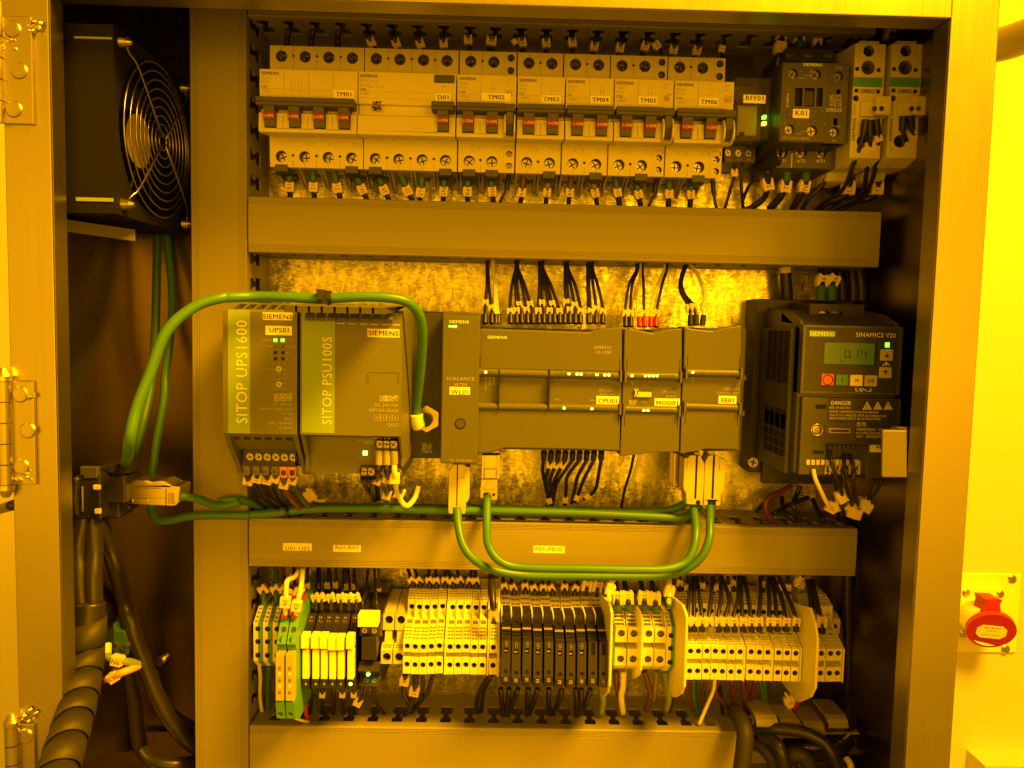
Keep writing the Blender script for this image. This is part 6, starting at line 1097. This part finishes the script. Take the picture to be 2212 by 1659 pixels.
# bolt on the back wall
b=MB(); p=W('G',1330,760,-18); b.cyl((p[0],p[1],-20),(0,0,1),9,3,'chrome',20); b.cyl((p[0],p[1],-17),(0,0,1),7,9,'chrome',6,smooth=False); b.cyl((p[0]-1,p[1],-8),(0,0,1),4,6,'nickel',14); o=b.build('hex_bolt'); o['label']='shiny hexagonal bolt on the back wall at the left'; o['category']='bolt'
# fan on the left wall
fz=(W('A',1130,340,150)[1]+W('E',1130,80,150)[1])/2; fx=-250.; fd=89.
th=thing('cooling_fan','black cooling fan with a chromed ring guard on the left wall','fan',(fx-20,fz-60,fd))
b=MB(); b.panel((fx-2,fz-60,fd-60),(0,0,1),(0,1,0),(1,0,0),120,120,'fanblk',[('c',60,60,55,26,'fanblk','fanblk')]); b.box(fx-40,fx-30,fz-60,fz+60,fd-60,fd+60,'fanblk')
for q in ((fz-60,fz-59,fd-60,fd+60),(fz+59,fz+60,fd-60,fd+60),(fz-59,fz+59,fd-60,fd-59),(fz-59,fz+59,fd+59,fd+60)): b.box(fx-30,fx-2.02,q[0],q[1],q[2],q[3],'fanblk')
b.build('housing',th)
b=MB(); b.cyl((fx-28,fz,fd),(1,0,0),20,14,'fanblk',32); b.build('hub',th); b=MB(); b.cyl((fx-14,fz,fd),(1,0,0),19,.4,'tag',32); b.build('hub_label',th)
for k in range(7):
    b=MB(); g=2*math.pi*k/7; v=[]
    for i in range(5):
        rr=20+i*8; tw=.5-.06*i; 
        for s_ in (-1,1):
            a_=g+s_*.3+i*.06; v.append((fx-20+s_*6*tw*1.6,fz+rr*math.sin(a_),fd+rr*math.cos(a_)))
    b.add(v,[(2*i,2*i+1,2*i+3,2*i+2) for i in range(4)],'blk2',True); o=b.build('blade',th); so=o.modifiers.new('thickness','SOLIDIFY'); so.thickness=.0015
b=MB()
for k in range(9): b.ring((fx+3.5-(k>6)*(k-6)*1.2,fz,fd),6+k*6,.62,'dull',(1,0,0),48,6)
for sz,sd in ((1,1),(-1,1),(1,-1),(-1,-1)): b.tube([(fx+4.6,fz+sz*2.5,fd+sd*2.5),(fx+4.6,fz+sz*39,fd+sd*39),(fx+2,fz+sz*46,fd+sd*46),(fx+1,fz+sz*52,fd+sd*52)],.75,'dull',8,3)
gd=b.build('guard',th)
for sz in (1,-1):
    for sd in (1,-1): q=MB(); q.cyl((fx-2,fz+sz*52.5,fd+sd*50),(1,0,0),4.6,4.6,'dull',16,r2=3.6); q.cyl((fx+2.4,fz+sz*52.5,fd+sd*50),(1,0,0),3,3,'dull',12,r2=1.6); q.build('guard_bolt',th)
for q in (('A',645,315,975,342),('E',660,58,985,98)): b=MB(); b.rbox(*q,fd+59.5,fd+60.6,'gwire'); b.build('highlight_strip',th)  # thin pale strips, highlights on the fan frame put in as colour
b=MB(); zA=W('E',595,190,166)[1]; b.prism([(SL+1,zA,fd+64),(W('E',1165,285,105)[0],zA-3,fd+14),(W('E',1165,285,105)[0]-4,zA-3,fd+10),(SL+1,zA,fd+56)],(0,-8,0),'pipe'); o=b.build('fan_bracket'); o['label']='bent steel strip bracket below the cooling fan'; o['category']='bracket'
# ================================================================ COILED CABLES AT THE BOTTOM RIGHT
GQ='thick black cables at the right'
def cb(pts,r,label,m='cable',nm='power_cable'): return cable(pts,r,m,label,nm,'cable',GQ)
cb([('K',1400,480,12),('K',1385,1200,14),('S',2055,0,16),('S',2040,700,22),('S',2030,1150,30),('Y',1680,800,44),('Y',1560,960,52),('Y',1400,1090,58),('Y',1100,1110,60),('Y',820,1080,56),('Y',600,960,46)],4.6,'long printed black cable running down the right and turning into the coil')
cb([('D',1230,1480,8),('J',1530,300,8),('J',1540,900,8),('K',1450,900,10),('S',2100,0,12),('S',2090,800,18),('Y',1790,500,30),('Y',1740,820,48),('Y',1600,1010,60),('Y',1440,1060,64),('Y',1150,1085,62),('Y',850,1100,56)],4.2,'second printed black cable curving round the right side of the coil')
cb([('S',1940,900,8),('Y',1650,300,10),('Y',1700,650,20),('Y',1600,900,30),('Y',1350,1020,34),('Y',900,1030,34)],4.0,'black cable curving behind the printed ones at the bottom right')
cb([('Y',560,860,56),('Y',760,850,66),('Y',1000,865,72),('Y',1200,910,76),('Y',1400,1020,80),('Y',1520,1180,84),('Y',1620,1420,84)],4.6,'black cable arching over the top of the coil')
cb([('Y',290,640,50),('Y',360,740,70),('Y',420,900,82),('Y',410,1100,86),('Y',370,1400,88)],6.6,'brownish black sleeved cable hanging at the end of the bottom duct','wrap')
cb([('Y',620,940,60),('Y',760,1000,70),('Y',860,1120,78),('Y',930,1400,80)],5.2,'black cable at the left of the coil bending down'); cb([('Y',480,1000,50),('Y',650,1080,60),('Y',780,1250,66),('Y',800,1420,66)],6.0,'dull black cable low in the coil','wrap'); cb([('Y',930,1250,66),('Y',1000,1170,70),('Y',1110,1170,72),('Y',1210,1260,72),('Y',1230,1420,70)],6.2,'dull black cable forming the smallest loop of the coil','wrap')
cb([('Y',1000,1140,54),('Y',1300,1170,54),('Y',1550,1120,50),('Y',1700,1000,40)],6.4,'black cable lying flat under the coil'); cb([('Y',1050,1290,50),('Y',1350,1250,52),('Y',1600,1240,50),('Y',1800,1300,40)],6.6,'black cable lying lowest under the coil')
cb([('S',2150,200,8),('S',2160,900,10),('Y',1900,600,20),('Y',2050,850,30),('Y',2250,1050,40),('Y',2500,1200,50)],4.2,'black cable drooping away to the right of the coil'); cb([('Y',1850,1000,10),('Y',2000,1230,20),('Y',2200,1400,30)],2.4,'thin dark cable at the bottom right corner')
cable([('Y',1680,1210,70),('Y',1730,1290,74),('Y',1750,1420,76)],2.6,'yw','pale yellow wire end beside the coil','wire','wire',None)
cable([('K',1470,900,4),('K',1500,0,4),('J',1560,-100,4),('D',1330,1480,4),('D',1420,1400,8)],4.0,'cable','black cable running up behind the drive to the breaker row','power_cable','cable',GQ)
cable([('K',1420,640,20),('K',1400,1000,20),('S',1990,60,20),('S',1995,900,22),('S',1990,1200,22)],4.4,'cable','black cable beside the end of the lower ducts','power_cable','cable',GQ)
def legend(z,x0,y0,x1,y1,d,s,par,h=1.9):
    b=MB(); a=Vector(W(z,x0,y0,d)); c=Vector(W(z,x1,y1,d)); dr=(c-a).normalized(); b.text(s,tuple((a+c)/2),h,'wink',ax=(dr,Vector((-dr.y,dr.x,0))),xs=1.3); b.build('printed_legend',par)
cobs=[o for o in bpy.data.objects if o.get('label','').startswith(('long printed','second printed'))]
legend('Y',1360,1090,920,1080,66.5,'AM  NM  247-5',cobs[0]); 
for (x0_,y0_,x1_,y1_,s) in ((1830,540,1850,300,'HO7RN-F'),(1480,1050,1600,1010,'W 006'),(1620,1000,1740,900,'/300')): legend('Y',x0_,y0_,x1_,y1_,64.5 if y0_>900 else 36,s,cobs[1])
# loose cover clips lying on the slotted wall
for i,(x0_,y0_,x1_,y1_,s) in enumerate(((512,705,825,828,'pale plastic finger bent over at the duct end, leftmost of four'),(830,765,1115,850,'pale plastic finger bent over at the duct end, second of four'),(1120,785,1405,915,'pale plastic finger bent over at the duct end, third of four'),(1410,705,1695,840,'pale plastic finger bent over at the duct end, rightmost of four'))):
    d=66; a=W('Y',x0_,y0_,d); c=W('Y',x1_,y1_,d); b=MB(); b.px_([(a[1],d-30),(a[1],d-4),(a[1]-2,d),(c[1]+2,d+2),(c[1],d+1),(c[1],d-2),(c[1]+4,d-3),(a[1]-3,d-8),(a[1]-3,d-30)],a[0]+3,c[0],'duct'); b.cyl((a[0]+3,c[1]+2,d),(1,0,0),2.2,c[0]-a[0]-3,'duct',14); o=b.build('bent_finger',D3 if 0 else None,bevel=.3,seg=1); o['label']=s; o['category']='duct finger'; o['group']='bent fingers at the open duct end'
# ================================================================ SOCKET ON THE WALL AND THE PIPE
wy=-570.; th=thing('wall_socket','red and yellow industrial power socket on a steel plate on the right wall','socket',W('N',880,800,wy))
b=MB(); b.rbox('N',640,282,1080,848,wy,wy+4,'yel2'); b.build('mounting_plate',th,bevel=3)
for x,y in ((1052,326),(1005,820)): b=MB(); p=W('N',x,y,wy+4); b.cyl(p,(0,0,1),8,2,'nickel',20,r2=6); b.build('plate_screw',th)
b=MB(); b.pf('N',[(700,380),(985,390),(995,410),(990,470),(960,600),(900,730),(675,748),(665,735),(668,600),(685,400)],wy+4,wy+14,'yw'); b.build('flange',th,bevel=3)
for x,y in ((727,424),(968,432),(706,714)): b=MB(); p=W('N',x,y,wy+14); b.cyl(p,(0,0,1),7,2,'nickel',20,r2=5); b.build('flange_screw',th)
b=MB(); p=W('N',800,570,wy+14); q=W('N',890,660,wy+60); ax_=Vector(q)-Vector(p); b.cyl(p,tuple(ax_),30,ax_.length,'yw',36,r2=32); b.build('socket_barrel',th)
b=MB(); c=W('N',893,665,wy+62); ax2=Vector((-.22,-.42,.88)).normalized(); b.cyl(c,tuple(ax2),35,8,'red',40); b.build('lid',th,bevel=2)
b=MB(); b.pf('N',[(862,462),(965,465),(990,480),(970,500),(978,560),(855,560),(870,500)],wy+40,wy+70,'red'); b.build('lid_hinge',th,bevel=2)
b=MB(); c2=Vector(c)+ax2*8.6; u_=Vector((1,0,.25)).normalized(); v_=ax2.cross(u_).normalized(); 
lp=[c2+u_*x+v_*y for x,y in ((-21,-7),(-14,-14),(14,-14),(21,-7),(21,5),(14,12),(-14,12),(-21,5))]; b.prism([tuple(p) for p in lp],tuple(ax2*.6),'white')
if v_.y<0: v_=-v_
for s_,dy,h_ in (('IEC 60309',8,3.6),('16A 6h',2,2.8),('200/346-240/415V',-7,2.4)): b.text(s_,tuple(c2+ax2*.9+v_*dy),h_,'ink',ax=(u_,v_))
b.build('lid_label',th)
b=MB(); b.tube([W('D',1960,330,-520),W('D',2100,300,-480),W('D',2400,190,-420)],24,'pipe',24,4); o=b.build('wall_pipe'); o['label']='grey metal pipe slanting across the right wall near the top'; o['category']='pipe'
b=MB(); b.tube([W('F',-80,1250,-300),W('F',20,1220,-250),W('F',120,1190,-200)],6,'cable',14,4); o=b.build('hanging_cable'); o['label']='black cable outside the cabinet at the left edge'; o['category']='cable'
